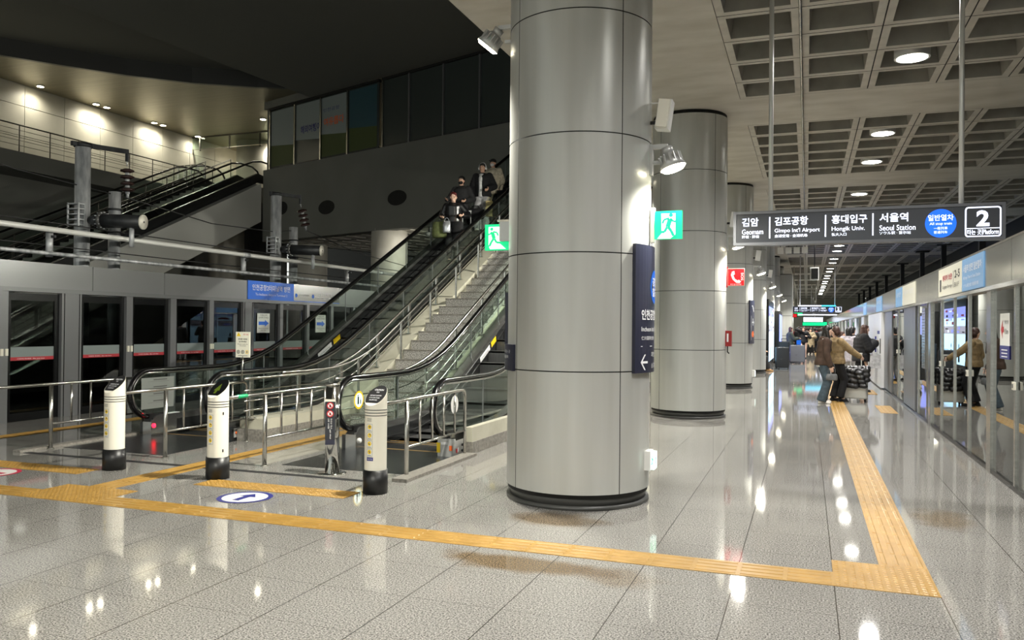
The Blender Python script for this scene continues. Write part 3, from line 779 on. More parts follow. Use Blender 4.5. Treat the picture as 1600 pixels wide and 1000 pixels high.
tactile('tactile_tiles', 'yellow dotted row in front of the left escalator, left of the first bollard', -8.95, -7.21, 6.45, 6.75, 'dots')
tactile('tactile_tiles', 'yellow dotted row in front of the right escalator, between two bollards', -5.70, -3.99, 6.47, 6.77, 'dots')
tactile('tactile_tiles', 'yellow dotted patch at the foot of the stairs', -6.75, -5.9, 10.72, 11.02, 'dots')
tactile('tactile_strip', 'thin yellow line along the far left screen doors', -10.6, -10.32, -6, 26, 'bars')
for k, (y0, y1) in enumerate(((17.0, 18.6), (21.7, 23.3), (26.4, 28.0))):
    tactile('tactile_tiles', ['short yellow guide pad on the floor right of the silver suitcase', 'short yellow guide pad behind the silver suitcase', 'faint yellow guide pad beside the white panels'][k], 1.34, 1.64, y0, y1, 'bars')

# floor marks
def floor_disc(label, cx, cy, ring, kind):
    t = thing('floor_sticker', label, 'floor sticker', (cx, cy, 0))
    q = MB(); q.disc((cx, cy, 0.002), (1, 0, 0), (0, 1, 0), 0, 0.215, 'white'); q.disc((cx, cy, 0.0022), (1, 0, 0), (0, 1, 0), 0.205, 0.25, ring); part('disc', q, t)
    q = MB(); z = 0.0035
    if kind == 'arrow':
        q.quad((cx - 0.035, cy - 0.14, z), (cx + 0.035, cy - 0.14, z), (cx + 0.035, cy + 0.03, z), (cx - 0.035, cy + 0.03, z), ring)
        q.add([(cx - 0.09, cy + 0.03, z), (cx + 0.09, cy + 0.03, z), (cx, cy + 0.15, z)], [(0, 1, 2)], ring)
    else:
        q.quad((cx - 0.14, cy - 0.035, z), (cx + 0.14, cy - 0.035, z), (cx + 0.14, cy + 0.035, z), (cx - 0.14, cy + 0.035, z), ring)
    part('symbol', q, t)
floor_disc('round blue and white arrow sticker on the floor before the right escalator', -4.85, 6.18, 'indigo', 'arrow')
floor_disc('round red and white no entry sticker on the floor at the left edge', -8.05, 6.18, 'crimson', 'bar')

mb = MB(); M['floor_strip'] = mat('dark_floor_strip', (40, 40, 42), 0.5); mb.box((-8.95, 7.24, 0), (-3.98, 7.33, 0.003), 'floor_strip'); solo('drain_channel', mb, 'dark metal strip set in the floor across both escalator entries', 'floor strip')
t = thing('floor_kerb', 'low polished stone kerb beside the right escalator railing', 'kerb', (-3.88, 8.3, 0))
q = MB(); q.box((-3.97, 7.36, 0), (-3.80, 9.22, 0.035), 'stone_gray'); part('kerb_stone', q, t)
t = thing('floor_kerb', 'low metal kerb end beside the left escalator railing', 'kerb', (-9.0, 7.4, 0))
q = MB(); q.box((-9.1, 7.22, 0), (-8.98, 9.1, 0.03), 'stone_gray'); part('kerb_stone', q, t)

# ------------------------------------------------------------------ escalators
SL, YI, YTOP = 0.488, 11.35, 27.9
def S(y):
    t_ = min(y, YTOP - 1.0) - YI
    base = 0 if t_ < -1 else (SL * t_ if t_ > 1 else SL * (t_ + 1) ** 2 / 4)
    if y > YTOP - 2.0:
        t2 = YTOP - y; base = S(YTOP - 2.0 - 1e-6) + SL * (2.0 - max(t2, 0)) * (1 - (2.0 - max(t2, 0)) / 4)
    return base
def ys(a, b_, st=0.25):
    n = max(1, int(round((b_ - a) / st))); return [a + (b_ - a) * i / n for i in range(n + 1)]
def sweep(mb, x0, x1, prof, m, smooth=False):
    v = []
    for (y, zb, zt) in prof: v += [(x0, y, zb), (x1, y, zb), (x1, y, zt), (x0, y, zt)]
    f = [(0, 1, 2, 3)[::-1], tuple(4 * (len(prof) - 1) + k for k in range(4))]
    for i in range(len(prof) - 1):
        o = 4 * i
        for k in range(4): f.append((o + k, o + (k + 1) % 4, o + 4 + (k + 1) % 4, o + 4 + k))
    mb.add(v, f, m)
def nose(r, dz=0.0, k=12):
    # newel curve from the lower return round the front to the flat run
    c = (9.01, 0.60); out = []
    for i in range(k + 1):
        a = R(-82 - 8 - 180 * i / k)   # from straight down, round the front (towards -y), to the top
        out.append((c[0] + r * math.cos(a), c[1] + r * math.sin(a)))
    return out
def escalator(label, xl, xr, right_sticker, extra):
    t = thing('escalator', label, 'escalator', ((xl + xr) / 2, 9.0, 0))
    yy = ys(9.1, YTOP, 0.3)
    for side, x in ((-1, xl), (1, xr)):
        inn = -side          # direction towards the steps
        path = [(x, 9.28, 0.262)] + [(x, y, z) for y, z in nose(0.33)] + [(x, y, S(y) + 0.93) for y in yy[1:]]
        q = MB(); q.tube(path, 0.04, 'rubber', 12, ell=(0.042, 0.028)); h = part('handrail', q, t)
        path2 = [(x, y, z) for y, z in nose(0.29)] + [(x, y, S(y) + 0.885) for y in yy[1:]]
        q = MB(); q.tube(path2, 0.026, 'chrome', 10, ell=(0.032, 0.02)); part('handrail_guide', q, t)
        # glass
        q = MB(); v = []; pr = []
        nn = nose(0.27)
        for i, (y, z) in enumerate(nn):
            pr.append((y, min(z, 1.2 - z) if False else 0.30 if z > 0.60 else z, z))
        prof = []
        arc_up = [(y, z) for y, z in nn if z >= 0.60]
        arc_lo = [(y, z) for y, z in nn if z <= 0.60]
        for (y, z), (y2, z2) in zip(arc_up, reversed(arc_lo)): prof.append((y, z2, z))
        prof += [(y, S(y) + 0.27, S(y) + 0.875) for y in yy[1:]]
        sweep(q, x - 0.006, x + 0.006, prof, 'glass_clear'); part('glass_balustrade', q, t)
        for y in [10.25, 11.6] + [12.9 + 1.3 * k for k in range(11)]:
            q = MB(); sweep(q, x - 0.008, x + 0.008, [(y, S(y) + 0.27, S(y) + 0.875), (y + 0.012, S(y) + 0.27, S(y) + 0.875)], 'psd_gray'); part('glass_joint', q, t)
        # deck and skirt
        q = MB()
        dk = [(9.0, 0.0, 0.2), (9.12, 0.0, 0.285)] + [(y, max(S(y) - 0.12, 0.0) , S(y) + 0.285) for y in yy[1:]]
        sweep(q, x - 0.075, x + 0.075, dk, 'deck'); part('skirt_deck', q, t)
        q = MB(); sk = [(9.5, 0.0, 0.2)] + [(y, max(S(y) - 0.5, 0.0), S(y) + 0.2) for y in yy[3:]]
        sweep(q, x + inn * 0.076, x + inn * 0.085, sk, 'cladding'); part('skirt_panel', q, t)
        q = MB(); q.box((x - 0.05, 9.0, 0.20), (x + 0.05, 9.3, 0.31), 'black'); q.box((x - 0.06, 9.04, 0.17), (x + 0.06, 9.2, 0.25), 'black'); part('handrail_entry', q, t)
        q = MB(); oc = [(9.02, 0.0, 0.19)] + [(y, max(S(y) - 0.9, 0.0), S(y) + 0.15) for y in yy[1:]]
        sweep(q, x + side * 0.076, x + side * 0.14, oc, 'cladding'); part('outer_cladding', q, t)
    for x in (xl + 0.09, xr - 0.09):
        q = MB(); s_ = [(y, S(y) + 0.06, S(y) + 0.085) for y in ys(9.6, YTOP, 0.3)]; sweep(q, x - 0.008, x + 0.008, s_, 'black'); part('skirt_brush', q, t)
    q = MB(); q.box((xl - 0.14, 7.76, 0.0), (xr + 0.16, 9.0, 0.004), 'landing'); q.box((xl + 0.086, 9.0, 0.0), (xr - 0.086, 9.75, 0.004), 'landing'); part('landing_plate', q, t)
    q = MB(); q.box((xl + 0.086, 9.75, 0.0), (xr - 0.086, 9.9, 0.012), 'deck')
    for yq in (9.28, 9.75, 9.9): q.box((xl + 0.086, yq - 0.012, 0.012 if yq > 9.5 else 0.004), (xr - 0.086, yq + 0.012, 0.0145 if yq > 9.5 else 0.007), 'yellow')
    part('comb_plate', q, t)
    for k in range(45):
        y0 = 9.9 + 0.4 * k
        if y0 > YTOP: break
        z = S(y0 + 0.2); zp = S(y0 - 0.2)
        q = MB(); q.box((xl + 0.088, y0, z - 0.03), (xr - 0.088, y0 + 0.41, z), 'step')
        q.box((xl + 0.088, y0, zp - 0.05), (xr - 0.088, y0 + 0.02, z), 'step')
        if z < 0.2 or True: q.box((xl + 0.088, y0 + 0.001, z), (xr - 0.088, y0 + 0.018, z + 0.002), 'cladding')
        part('step', q, t)
    extra(t)
    return t
def band(q, x0, x1, y0, y1, dz0, dz1, m):
    # sticker lying on the inclined deck
    q.quad((x0, y0, S(y0) + dz0), (x1, y0, S(y0) + dz0), (x1, y1, S(y1) + dz1), (x0, y1, S(y1) + dz1), m)
def stick(t, x):
    q = MB()
    q.obox((x + 0.003, 13.35, S(13.35) + 0.12), (0.001, 0, 0), Vector((0, 0.9, SL * 0.9)) * 0.25, Vector((0, -0.02, 0.055)), 'paper')
    q.obox((x + 0.003, 13.76, S(13.76) + 0.12), (0.001, 0, 0), Vector((0, 0.9, SL * 0.9)) * 0.13, Vector((0, -0.02, 0.06)), 'yellow_sticker' if 'yellow_sticker' in M else 'yellow_sign')
    f = lambda u, v: Vector((x + 0.0045, 13.15 + u * 0.9, S(13.15) + 0.1 + u * 0.9 * SL + v))
    txt(q, '손잡이를 잡으세요', f, 0.02, 0.0, 0.035, 'ink', 0.38)
    part('safety_sticker', q, t)
def extra_a(t):
    stick(t, -8.75 + 0.085 + 0.0)
    q = MB(); q.tube([(-8.62, 9.0, 0.155), (-8.62, 8.985, 0.155)], 0.03, 'red_lamp', 16); q.tube([(-7.57, 9.0, 0.1), (-7.57, 8.99, 0.1)], 0.02, 'red_lamp', 12); part('signal_lamp', q, t, 'red signal light')
    q = MB()
    for yy0, yy1 in ((8.78, 9.5),):
        q.box((-8.742, yy0 + 0.1, 0.38), (-8.740, yy1, 0.82), 'notice')
        f = lambda u, v: Vector((-8.738, 9.0 + u, 0.42 + v))
        for k in range(4):
            q.quad(f(0.0, 0.04 + 0.1 * k), f(0.4, 0.04 + 0.1 * k), f(0.4, 0.043 + 0.1 * k), f(0.0, 0.043 + 0.1 * k), 'plinth')
            q.quad(f(0.1, 0.06 + 0.1 * k), f(0.36, 0.06 + 0.1 * k), f(0.36, 0.075 + 0.1 * k), f(0.1, 0.075 + 0.1 * k), 'plinth')
    part('glass_notice', q, t)
    q = MB(); f = lambda u, v: Vector((-8.67 + u * 0.5, 9.35 + u, 0.2865 + 0.0)); q.box((-8.80, 9.35, 0.286), (-8.70, 9.58, 0.289), 'paper'); part('deck_sticker', q, t)
    q = MB(); q.box((-7.374, 9.06, 0.05), (-7.30, 9.3, 0.17), 'lamp_body'); q.box((-7.297, 9.12, 0.06), (-7.294, 9.18, 0.10), 'red'); q.box((-7.297, 9.08, 0.10), (-7.294, 9.12, 0.13), 'orange'); part('control_box', q, t)
def extra_b(t):
    stick(t, -5.45 + 0.085)
    # yellow ring sticker on the left newel glass and a blank round one on the right
    q = MB(); q.disc((-5.442, 9.18, 0.625), (0, 1, 0), (0, 0, 1), 0.088, 0.118, 'yellow_sign'); q.disc((-5.4415, 9.18, 0.625), (0, 1, 0), (0, 0, 1), 0, 0.09, 'exit_white')
    q.disc((-5.440, 9.16, 0.685), (0, 1, 0), (0, 0, 1), 0, 0.014, 'ink'); q.box((-5.441, 9.14, 0.57), (-5.4395, 9.18, 0.67), 'ink'); q.box((-5.441, 9.205, 0.57), (-5.4395, 9.23, 0.63), 'ink'); q.disc((-5.440, 9.218, 0.645), (0, 1, 0), (0, 0, 1), 0, 0.01, 'ink')
    part('round_sticker', q, t, 'yellow ringed sticker of a hand-holding adult and child')
    q = MB(); q.disc((-4.142, 9.30, 0.61), (0, 1, 0), (0, 0, 1), 0, 0.115, 'white'); part('round_sticker', q, t, 'plain white back of a round sticker')
    q = MB(); q.tube([(-5.32, 9.0, 0.13), (-5.32, 8.985, 0.13)], 0.035, 'white', 16); part('sensor', q, t)
    q = MB(); q.box((-4.225, 8.99, 0.0), (-4.0, 9.02, 0.22), 'lamp_body')
    q.box((-4.0, 9.0, 0.0), (-3.995, 9.3, 0.2), 'lamp_body')
    q.box((-4.235, 8.985, 0.05), (-4.19, 8.989, 0.17), 'yellow_sign'); q.box((-4.18, 8.985, 0.15), (-4.09, 8.989, 0.18), 'paper')
    q.box((-4.07, 8.985, 0.08), (-4.03, 8.989, 0.14), 'orange'); q.box((-3.994, 9.02, 0.05), (-3.992, 9.06, 0.1), 'red'); q.box((-3.994, 9.06, 0.06), (-3.992, 9.1, 0.11), 'paper')
    q.tube([(-3.995, 9.2, 0.06), (-3.98, 9.2, 0.06)], 0.016, 'black', 12); q.tube([(-3.995, 9.2, 0.13), (-3.98, 9.2, 0.13)], 0.016, 'black', 12)
    part('control_box', q, t)
escalator('left escalator climbing up to the dark concourse, carrying four people', -8.75, -7.45, True, extra_a)
escalator('right escalator rising behind the big column, next to the stairs', -5.45, -4.15, True, extra_b)

# stairs between the escalators
st = thing('staircase', 'granite staircase with cream side wall between the two escalators', 'stairs', (-6.3, 11.35, 0))
x0s, x1s = -6.88, -5.72
q = MB(); y, z = 11.35, 0.0; nsteps = 0
flights = [13, 13, 13, 12]
for fi, nst in enumerate(flights):
    for k in range(nst):
        last = k == nst - 1
        d = 0.3 if not last else 0.75
        q = MB(); q.box((x0s, y, max(z - 0.3, 0.0)), (x1s, y + d + 0.02, z + 0.165), 'stair')
        q.box((x0s, y - 0.012, z + 0.14), (x1s, y + 0.03, z + 0.168), 'stone_gray')
        part('stair_step', q, st); y += d; z += 0.165
q = MB()
cz = lambda y: S(y) + 0.27
prof = [(9.15, 0.0, 0.31)] + [(y_, max(0.0, S(y_) - 1.0), max(0.31, cz(y_))) for y_ in ys(9.4, 27.5, 0.4)]
sweep(q, -7.28, -6.88, prof, 'cream'); part('side_wall', q, st)
q = MB(); prof = [(9.1, 0.0, 0.17)] + [(y_, 0.0, 0.17) for y_ in (9.4, 11.4)]; sweep(q, -7.285, -6.872, prof, 'stone_gray'); part('skirting', q, st)
q = MB(); prof = [(y_, max(0.0, S(y_) - 1.0), cz(y_) - 0.1) for y_ in ys(11.0, 27.5, 0.4)]; sweep(q, x1s, -5.62, prof, 'cream'); part('side_wall', q, st)
# parapet along the outer side of the right escalator
q = MB(); prof = [(9.32, 0.0, 0.15)] + [(y_, 0.0, 0.15) for y_ in (12, 18)]; sweep(q, -4.005, -3.90, prof, 'stone_gray'); 
pw = thing('stone_parapet', 'cream and grey stone base wall along the outer side of the right escalator', 'low wall', (-3.95, 9.32, 0))
part('skirting', q, pw)
q = MB(); prof = [(9.32, 0.15, 0.33)] + [(y_, 0.15, min(5.3, max(0.33, S(y_) - 0.2))) for y_ in ys(9.8, 21.5, 0.5)]; sweep(q, -4.004, -3.91, prof, 'cream'); part('wall_panel', q, pw)

# balustrade on the stair side wall
def stair_railing(name, label, x, ys_posts, hs, top, post_w, base_fn, start=None, rr_=0.013):
    t = thing(name, label, 'railing', (x, ys_posts[0], 0))
    for y_ in ys_posts:
        q = MB(); zb = base_fn(y_); zt = S(y_) + top
        q.obox((x, y_, (zb + zt) / 2), (0.012, 0, 0), (0, post_w / 2, 0), (0, 0, (zt - zb) / 2), 'steel'); q.obox((x, y_, zb + 0.006), (0.045, 0, 0), (0, 0.05, 0), (0, 0, 0.006), 'steel'); part('post', q, t)
    for h, r_ in hs:
        q = MB(); yy = [v for v in ys((start or ys_posts[0]) - 0.0, ys_posts[-1] + 0.2, 0.25)]
        q.tube([(x + 0.02, y_, S(y_) + h) for y_ in yy], r_, 'steel', 8); part('rail', q, t)
    return t
postsL = [9.13, 10.22, 11.38, 12.56] + [13.75 + 1.19 * k for k in range(11)]
stair_railing('stair_railing', 'stainless railing on the cream wall between stairs and left escalator', -7.08, postsL, [(0.84, 0.024), (0.67, 0.01), (0.51, 0.01), (0.36, 0.01)] if False else [(0.86, 0.02), (0.70, 0.01), (0.56, 0.01), (0.43, 0.01)], 0.85, 0.07, lambda y_: max(0.31, cz(y_)), 8.95)
stair_railing('stair_handrail', 'tubular stainless handrail on the right side of the stairs', -5.67, [10.6, 11.6] + [12.75 + 1.19 * k for k in range(11)], [(0.90, 0.024), (0.66, 0.008), (0.5, 0.008), (0.34, 0.008)], 0.88, 0.05, lambda y_: max(0.0, cz(y_) - 0.1) if y_ > 11 else 0.0, 8.95)
stair_railing('stair_handrail', 'tubular handrail running beside the cream stair wall, over the steps', -6.80, [11.45] + [12.9 + 1.19 * k for k in range(8)], [(0.93, 0.02)], 0.92, 0.04, lambda y_: max(0.0, S(y_)), 9.4)

# ------------------------------------------------------------------ landing railings, bollards
def landing_railing(label, x, y0, y1):
    t = thing('landing_railing', label, 'railing', (x, 7.6, 0))
    q = MB(); rad = 0.09; pts = [(x, y0, 0.815)] + [(x, y, 0.815) for y in (7.6, y1 - rad)]
    pts += [(x, y1 - rad + rad * math.sin(a), 0.815 - rad + rad * math.cos(a)) for a in (R(22), R(45), R(67), R(90))] + [(x, y1, 0.0)]
    q.tube(pts, 0.019, 'steel', 12); q.cyl((x, y1), 0.035, 0, 0.012, 'steel', 16); part('top_rail', q, t)
    q = MB(); q.cyl((x, 7.62), 0.024, 0, 0.80, 'steel', 16); q.cyl((x, 7.62), 0.04, 0, 0.012, 'steel', 16); part('post', q, t)
    q = MB(); q.tube([(x, 7.62, 0.315), (x, y1, 0.315)], 0.014, 'steel', 8); part('lower_rail', q, t)
    n = 4; 
    for k in range(1, n + 1):
        yy = 7.62 + (y1 - 7.62) * k / (n + 1)
        q = MB(); q.cyl((x, yy), 0.0135, 0.315, 0.80, 'steel', 10); part('baluster', q, t)
    return t
landing_railing('stainless railing at the far left, outside the left escalator', -8.95, 5.2, 9.12)
landing_railing('stainless railing attached to the first white bollard', -7.13, 6.9, 9.1)
landing_railing('stainless railing attached to the second bollard, with a green sleeve', -5.72, 6.9, 9.12)
landing_railing('stainless railing attached to the third bollard, beside the big column', -3.94, 6.9, 9.16)
q = MB(); q.tube([(-5.72, 7.14, 0.815), (-5.72, 7.3, 0.815)], 0.0225, 'green', 12); solo('pipe_sleeve', q, 'bright green sleeve wrapped around the railing right of the second bollard', 'sleeve')
q = MB(); q.tube([(-3.94, 7.02, 0.815), (-3.94, 7.12, 0.815)], 0.0225, 'green', 12); solo('pipe_sleeve', q, 'pale green tape around the railing right of the third bollard', 'sleeve')

def bollard(label, cx, cy, top, extra=None):
    t = thing('bollard', label, 'bollard', (cx, cy, 0), group='warning bollards before the escalators')
    r = 0.105
    q = MB(); q.cyl((cx, cy), 0.118, 0, 0.225, 'black', 32); part('base', q, t)
    # body cut on a slant facing the platform
    n = 40; v = []; sl = 0.8
    nd = Vector((-0.10, -0.995))
    def ztop(a): return 0.925 - (math.cos(a) * nd.x + math.sin(a) * nd.y) * 0.088
    for k in range(n):
        a = 2 * PI * k / n; v.append((cx + r * math.cos(a), cy + r * math.sin(a), 0.225)); v.append((cx + r * math.cos(a), cy + r * math.sin(a), ztop(a)))
    q = MB(); q.add(v, [(2 * k, 2 * ((k + 1) % n), 2 * ((k + 1) % n) + 1, 2 * k + 1) for k in range(n)], 'offwhite', True)
    q.add([v[2 * k + 1] for k in range(n)], [tuple(range(n))], 'offwhite')
    part('tube', q, t)
    q = MB()
    for z in (0.742, 0.768, 0.795): q.tube([(cx, cy, z - 0.004), (cx, cy, z + 0.004)], r + 0.0015, 'plinth', 32, cap=False)
    part('ring', q, t)
    q = MB()
    face = [(cx + r * 0.97 * math.cos(2 * PI * k / n), cy + r * 0.97 * math.sin(2 * PI * k / n), ztop(2 * PI * k / n) * 1.0 + 0.002 + (0.0)) for k in range(n)]
    q.add(face, [tuple(range(n))], top)
    right = Vector((-nd.y, nd.x)); 
    ff = lambda u, v_: Vector((cx + right.x * u - nd.x * v_, cy + right.y * u - nd.y * v_, 0.929 + v_ * 0.088 / r + 0.002))
    if top == 'ink':
        txt(q, 'CAUTION', ff, 0, 0.045, 0.016, 'paper', 0.10, 0.01, 'c'); txt(q, '주의', ff, 0, 0.02, 0.016, 'paper', None, 0, 'c')
        txt(q, '손잡이를 꼭 잡으세요', ff, 0, -0.012, 0.013, 'paper', 0.13, 0, 'c'); txt(q, '걷거나 뛰지 마세요', ff, 0, -0.035, 0.013, 'paper', 0.12, 0, 'c'); txt(q, '뒤로 물러서세요', ff, 0, -0.058, 0.013, 'paper', 0.09, 0, 'c')
    else:
        q.add([ff(-0.04, -0.03), ff(0, 0.05), ff(0.04, -0.03), ff(0.015, -0.025), ff(0.015, -0.06), ff(-0.015, -0.06), ff(-0.015, -0.025)], [(0, 1, 2, 3, 4, 5, 6)], mat('dim_olive_led', (70, 85, 20), 0.4))
    part('slanted_display', q, t)
    base_a = -PI / 2 - 0.02
    fb = cyl_fn(cx, cy, r + 0.0015, base_a); fb2 = cyl_fn(cx, cy, r + 0.0028, base_a); fb3 = cyl_fn(cx, cy, r + 0.0038, base_a)
    def crect(q, f, a0, a1, b0, b1, m):
        k = 6
        vs = [];
        for i in range(k + 1):
            u = a0 + (a1 - a0) * i / k; vs += [f(u, b0), f(u, b1)]
        q.add(vs, [(2 * i, 2 * i + 2, 2 * i + 3, 2 * i + 1) for i in range(k)], m)
    q = MB(); dx = -0.035
    for k in range(4):
        z0 = 0.36 + 0.078 * k
        crect(q, fb, dx, dx + 0.06, z0, z0 + 0.07, 'white')
        for (a, b1, c_, d) in ((dx, z0, dx + 0.06, z0 + 0.002), (dx, z0 + 0.068, dx + 0.06, z0 + 0.07), (dx, z0, dx + 0.002, z0 + 0.07), (dx + 0.058, z0, dx + 0.06, z0 + 0.07)): crect(q, fb2, a, c_, b1, d, 'plinth')
        cc = [fb2(dx + 0.03 + 0.021 * math.cos(2 * PI * j / 16), z0 + 0.042 + 0.022 * math.sin(2 * PI * j / 16)) for j in range(16)]
        q.add(cc, [tuple(range(16))], 'yellow_sign')
        rnd = random.Random(k + 3)
        for _ in range(3):
            a = rnd.uniform(-0.008, 0.006); b1 = rnd.uniform(-0.010, 0.004); crect(q, fb3, dx + 0.03 + a, dx + 0.03 + a + 0.008, z0 + 0.042 + b1, z0 + 0.042 + b1 + 0.009, 'ink')
        crect(q, fb2, dx + 0.012, dx + 0.048, z0 + 0.008, z0 + 0.012, 'plinth')
    for k in range(4): crect(q, fb2, dx + 0.0, dx + 0.05, 0.69 + 0.009 * k, 0.693 + 0.009 * k, 'plinth')
    if extra == 'blue': crect(q, fb, dx, dx + 0.068, 0.318, 0.352, 'indigo'); txt(q, '1호기', fb2, dx + 0.01, 0.326, 0.016, 'paper', 0.045)
    if extra == 'slots':
        crect(q, fb, 0.12, 0.135, 0.28, 0.31, 'ink'); crect(q, fb, 0.12, 0.135, 0.66, 0.69, 'ink')
    part('warning_stickers', q, t)
bollard('white bollard with a text top, leftmost of the three', -7.09, 6.83, 'ink')
bollard('white bollard with a black display top and slots, between the other two', -5.715, 6.84, 'psd_black', 'slots')
bollard('white bollard with a text top and blue label, nearest the big column', -3.855, 6.82, 'ink', 'blue')

# polished pillar with a prohibition sign
t = thing('steel_pillar', 'polished steel pillar with a dark sign of prohibition marks before the right escalator', 'pillar', (-4.78, 7.52, 0))
q = MB(); q.cyl((-4.78, 7.52), 0.075, 0.0, 0.96, 'chrome', 32); q.cyl((-4.78, 7.52), 0.078, 0.945, 0.965, 'steel', 32); part('pillar_tube', q, t)
q = MB(); q.cyl((-4.78, 7.52), 0.15, 0, 0.012, 'chrome', 32); q.tube([(-4.78 + 0.1, 7.44, 0.012), (-4.78 + 0.1, 7.44, 0.022)], 0.012, 'steel', 8); part('foot_plate', q, t)
q = MB(); nb = Vector((0.42, -0.907, 0)); rg = Vector((0.907, 0.42, 0)); oo = Vector((-4.795, 7.52, 0)) + nb * 0.08
q.obox(oo + Vector((0, 0, 0.575)), rg * 0.052, nb * 0.006, (0, 0, 0.205), 'sign_dark'); q.obox(oo + Vector((0, 0, 0.79)), rg * 0.052, nb * 0.01, (0, 0, 0.012), 'offwhite'); q.obox(oo + Vector((0, 0, 0.345)), rg * 0.05, nb * 0.008, (0, 0, 0.025), 'navy'); part('sign_board', q, t)
q = MB(); o2 = oo + nb * 0.0075
for z in (0.735, 0.65):
    q.disc(o2 + Vector((0, 0, z)), rg, (0, 0, 1), 0, 0.033, 'paper', 24); q.disc(o2 + nb * 0.0006 + Vector((0, 0, z)), rg, (0, 0, 1), 0.026, 0.036, 'red', 24)
    q.obox(o2 + nb * 0.001 + Vector((0, 0, z)), (rg + Vector((0, 0, -1))).normalized() * 0.03, (rg + Vector((0, 0, 1))).normalized() * 0.003, nb * 0.0004, 'red')
    q.obox(o2 + nb * 0.0008 + Vector((0, 0, z - 0.003)), rg * 0.009, Vector((0, 0, 0.014)), nb * 0.0003, 'ink')
fv = lambda u, v_: o2 + rg * (0.022 - v_) + Vector((0, 0, 0.6 - u))
txt(q, '유모차 금지', fv, 0.0, 0.0, 0.018, 'paper', 0.11); txt(q, '카트 수레를', fv, 0.0, 0.028, 0.018, 'paper', 0.11); txt(q, 'No carts', fv, 0.12, 0.012, 0.018, 'paper', 0.10)
part('sign_print', q, t)

# caution placard on the left escalator newel
t = thing('caution_placard', 'white caution placard on a thin pole above the second handrail', 'sign', (-7.30, 9.2, 0.8))
q = MB(); q.tube([(-7.30, 9.2, 0.80), (-7.28, 9.2, 1.15)], 0.008, 'steel', 8); part('pole', q, t)
q = MB(); q.box((-7.40, 9.195, 1.135), (-7.165, 9.205, 1.485), 'ivory'); part('board', q, t)
fp = lambda u, v: Vector((-7.40 + u, 9.1935, 1.135 + v)); q = MB()
q.add([fp(0.01, 0.29), fp(0.085, 0.29), fp(0.047, 0.345)], [(0, 1, 2)], 'yellow_sign'); txt(q, '!', fp, 0.047, 0.295, 0.032, 'ink', None, 0, 'c'); txt(q, '주의', fp, 0.12, 0.30, 0.026, 'red', 0.085)
txt(q, '휴대폰 사용을', fp, 0.117, 0.24, 0.022, 'ink', 0.15, 0.02, 'c'); txt(q, '삼가하세요', fp, 0.117, 0.205, 0.022, 'ink', 0.13, 0.02, 'c'); txt(q, 'Please hold the', fp, 0.117, 0.175, 0.014, 'ink', 0.17, 0, 'c'); txt(q, 'handrail', fp, 0.117, 0.152, 0.014, 'ink', 0.1, 0, 'c')
for k in range(3):
    q.disc(fp(0.045 + 0.072 * k, 0.075), (1, 0, 0), (0, 0, 1), 0.018, 0.026, 'ink' if k != 2 else 'yellow_sign', 16); q.disc(fp(0.045 + 0.072 * k, 0.075), (1, 0, 0), (0, 0, 1), 0.0, 0.01, 'ink', 10)
q.quad(fp(0.04, 0.02), fp(0.2, 0.02), fp(0.2, 0.026), fp(0.04, 0.026), 'ink')
part('print', q, t)

# ------------------------------------------------------------------ right screen-door wall (glass mirrors the platform)
ZD, ZH0, ZH1 = 2.05, 2.10, 2.53
X = XR
def rpost(q, y, w, m='steel', d=0.018):
    if w > 0.15: d = 0.03
    q.box((X - d, y - w / 2, 0.0), (X + 0.03, y + w / 2, ZD), m)
def screen_bay(label, y0, y1, posts, handles=(), solid=None, group=None, glass='glass_mirror'):
    t = thing('platform_screen_door', label, 'screen door', (X, y0, 0), group=group)
    if solid:
        for i, (a, b_) in enumerate(solid[1]):
            q = MB(); q.box((X - solid[2], a + 0.006, 0.03), (X + 0.02, b_ - 0.006, ZD), solid[0]); part('panel', q, t)
    else:
        q = MB(); q.box((X + 0.0, y0, 0.05), (X + 0.012, y1, ZD), glass); part('glass_pane', q, t)
    q = MB(); q.box((X - 0.02, y0, 0.0), (X + 0.03, y1, 0.05), 'psd_black'); part('sill', q, t)
    for y, w in posts:
        q = MB(); rpost(q, y, w); part('post', q, t)
    for y, z in handles:
        q = MB(); q.box((X - 0.04, y - 0.04, z - 0.04), (X - 0.018, y + 0.04, z + 0.04), 'offwhite'); q.box((X - 0.043, y - 0.02, z - 0.02), (X - 0.04, y + 0.02, z + 0.02), 'plinth'); part('latch_box', q, t)
    return t
scr = [
    ('mirrored screen door beside the camera, outside the right edge', -4.0, 5.6, [(5.6, 0.24)], []),
    ('mirrored screen door bay cut by the right edge of the photo', 5.6, 9.3, [(7.4, 0.05), (9.29, 0.06)], [(9.26, 1.05)]),
    ('mirrored screen door bay with the red arrow poster', 9.3, 10.46, [(10.46, 0.22)], []),
    ('mirrored sliding screen door pair left of the wide polished post', 10.46, 12.86, [(11.76, 0.08), (12.86, 0.05)], [(11.76, 1.05)]),
    ('mirrored screen door bay reflecting the silver suitcase', 12.86, 15.17, [(14.03, 0.05), (15.17, 0.24)], [(14.0, 1.08)]),
    ('narrow mirrored screen bay with the tall slotted plate', 15.17, 17.15, [(15.6, 0.04), (16.78, 0.05)], []),
    ('mirrored double screen door between two grey panels', 19.09, 21.69, [(20.3, 0.04), (20.44, 0.04)], [(20.37, 1.1)]),
]
for lab, y0, y1, po, ha in scr: screen_bay(lab, y0, y1, po, ha)
screen_bay('plain grey screen wall panel left of the slotted plate bay', 17.15, 19.09, [], [], ('psd_gray', [(17.15, 17.5), (17.5, 19.09)], 0.02))
screen_bay('plain grey screen wall panel right of the white service doors', 21.69, 23.75, [], [], ('psd_gray', [(21.69, 23.75)], 0.02))
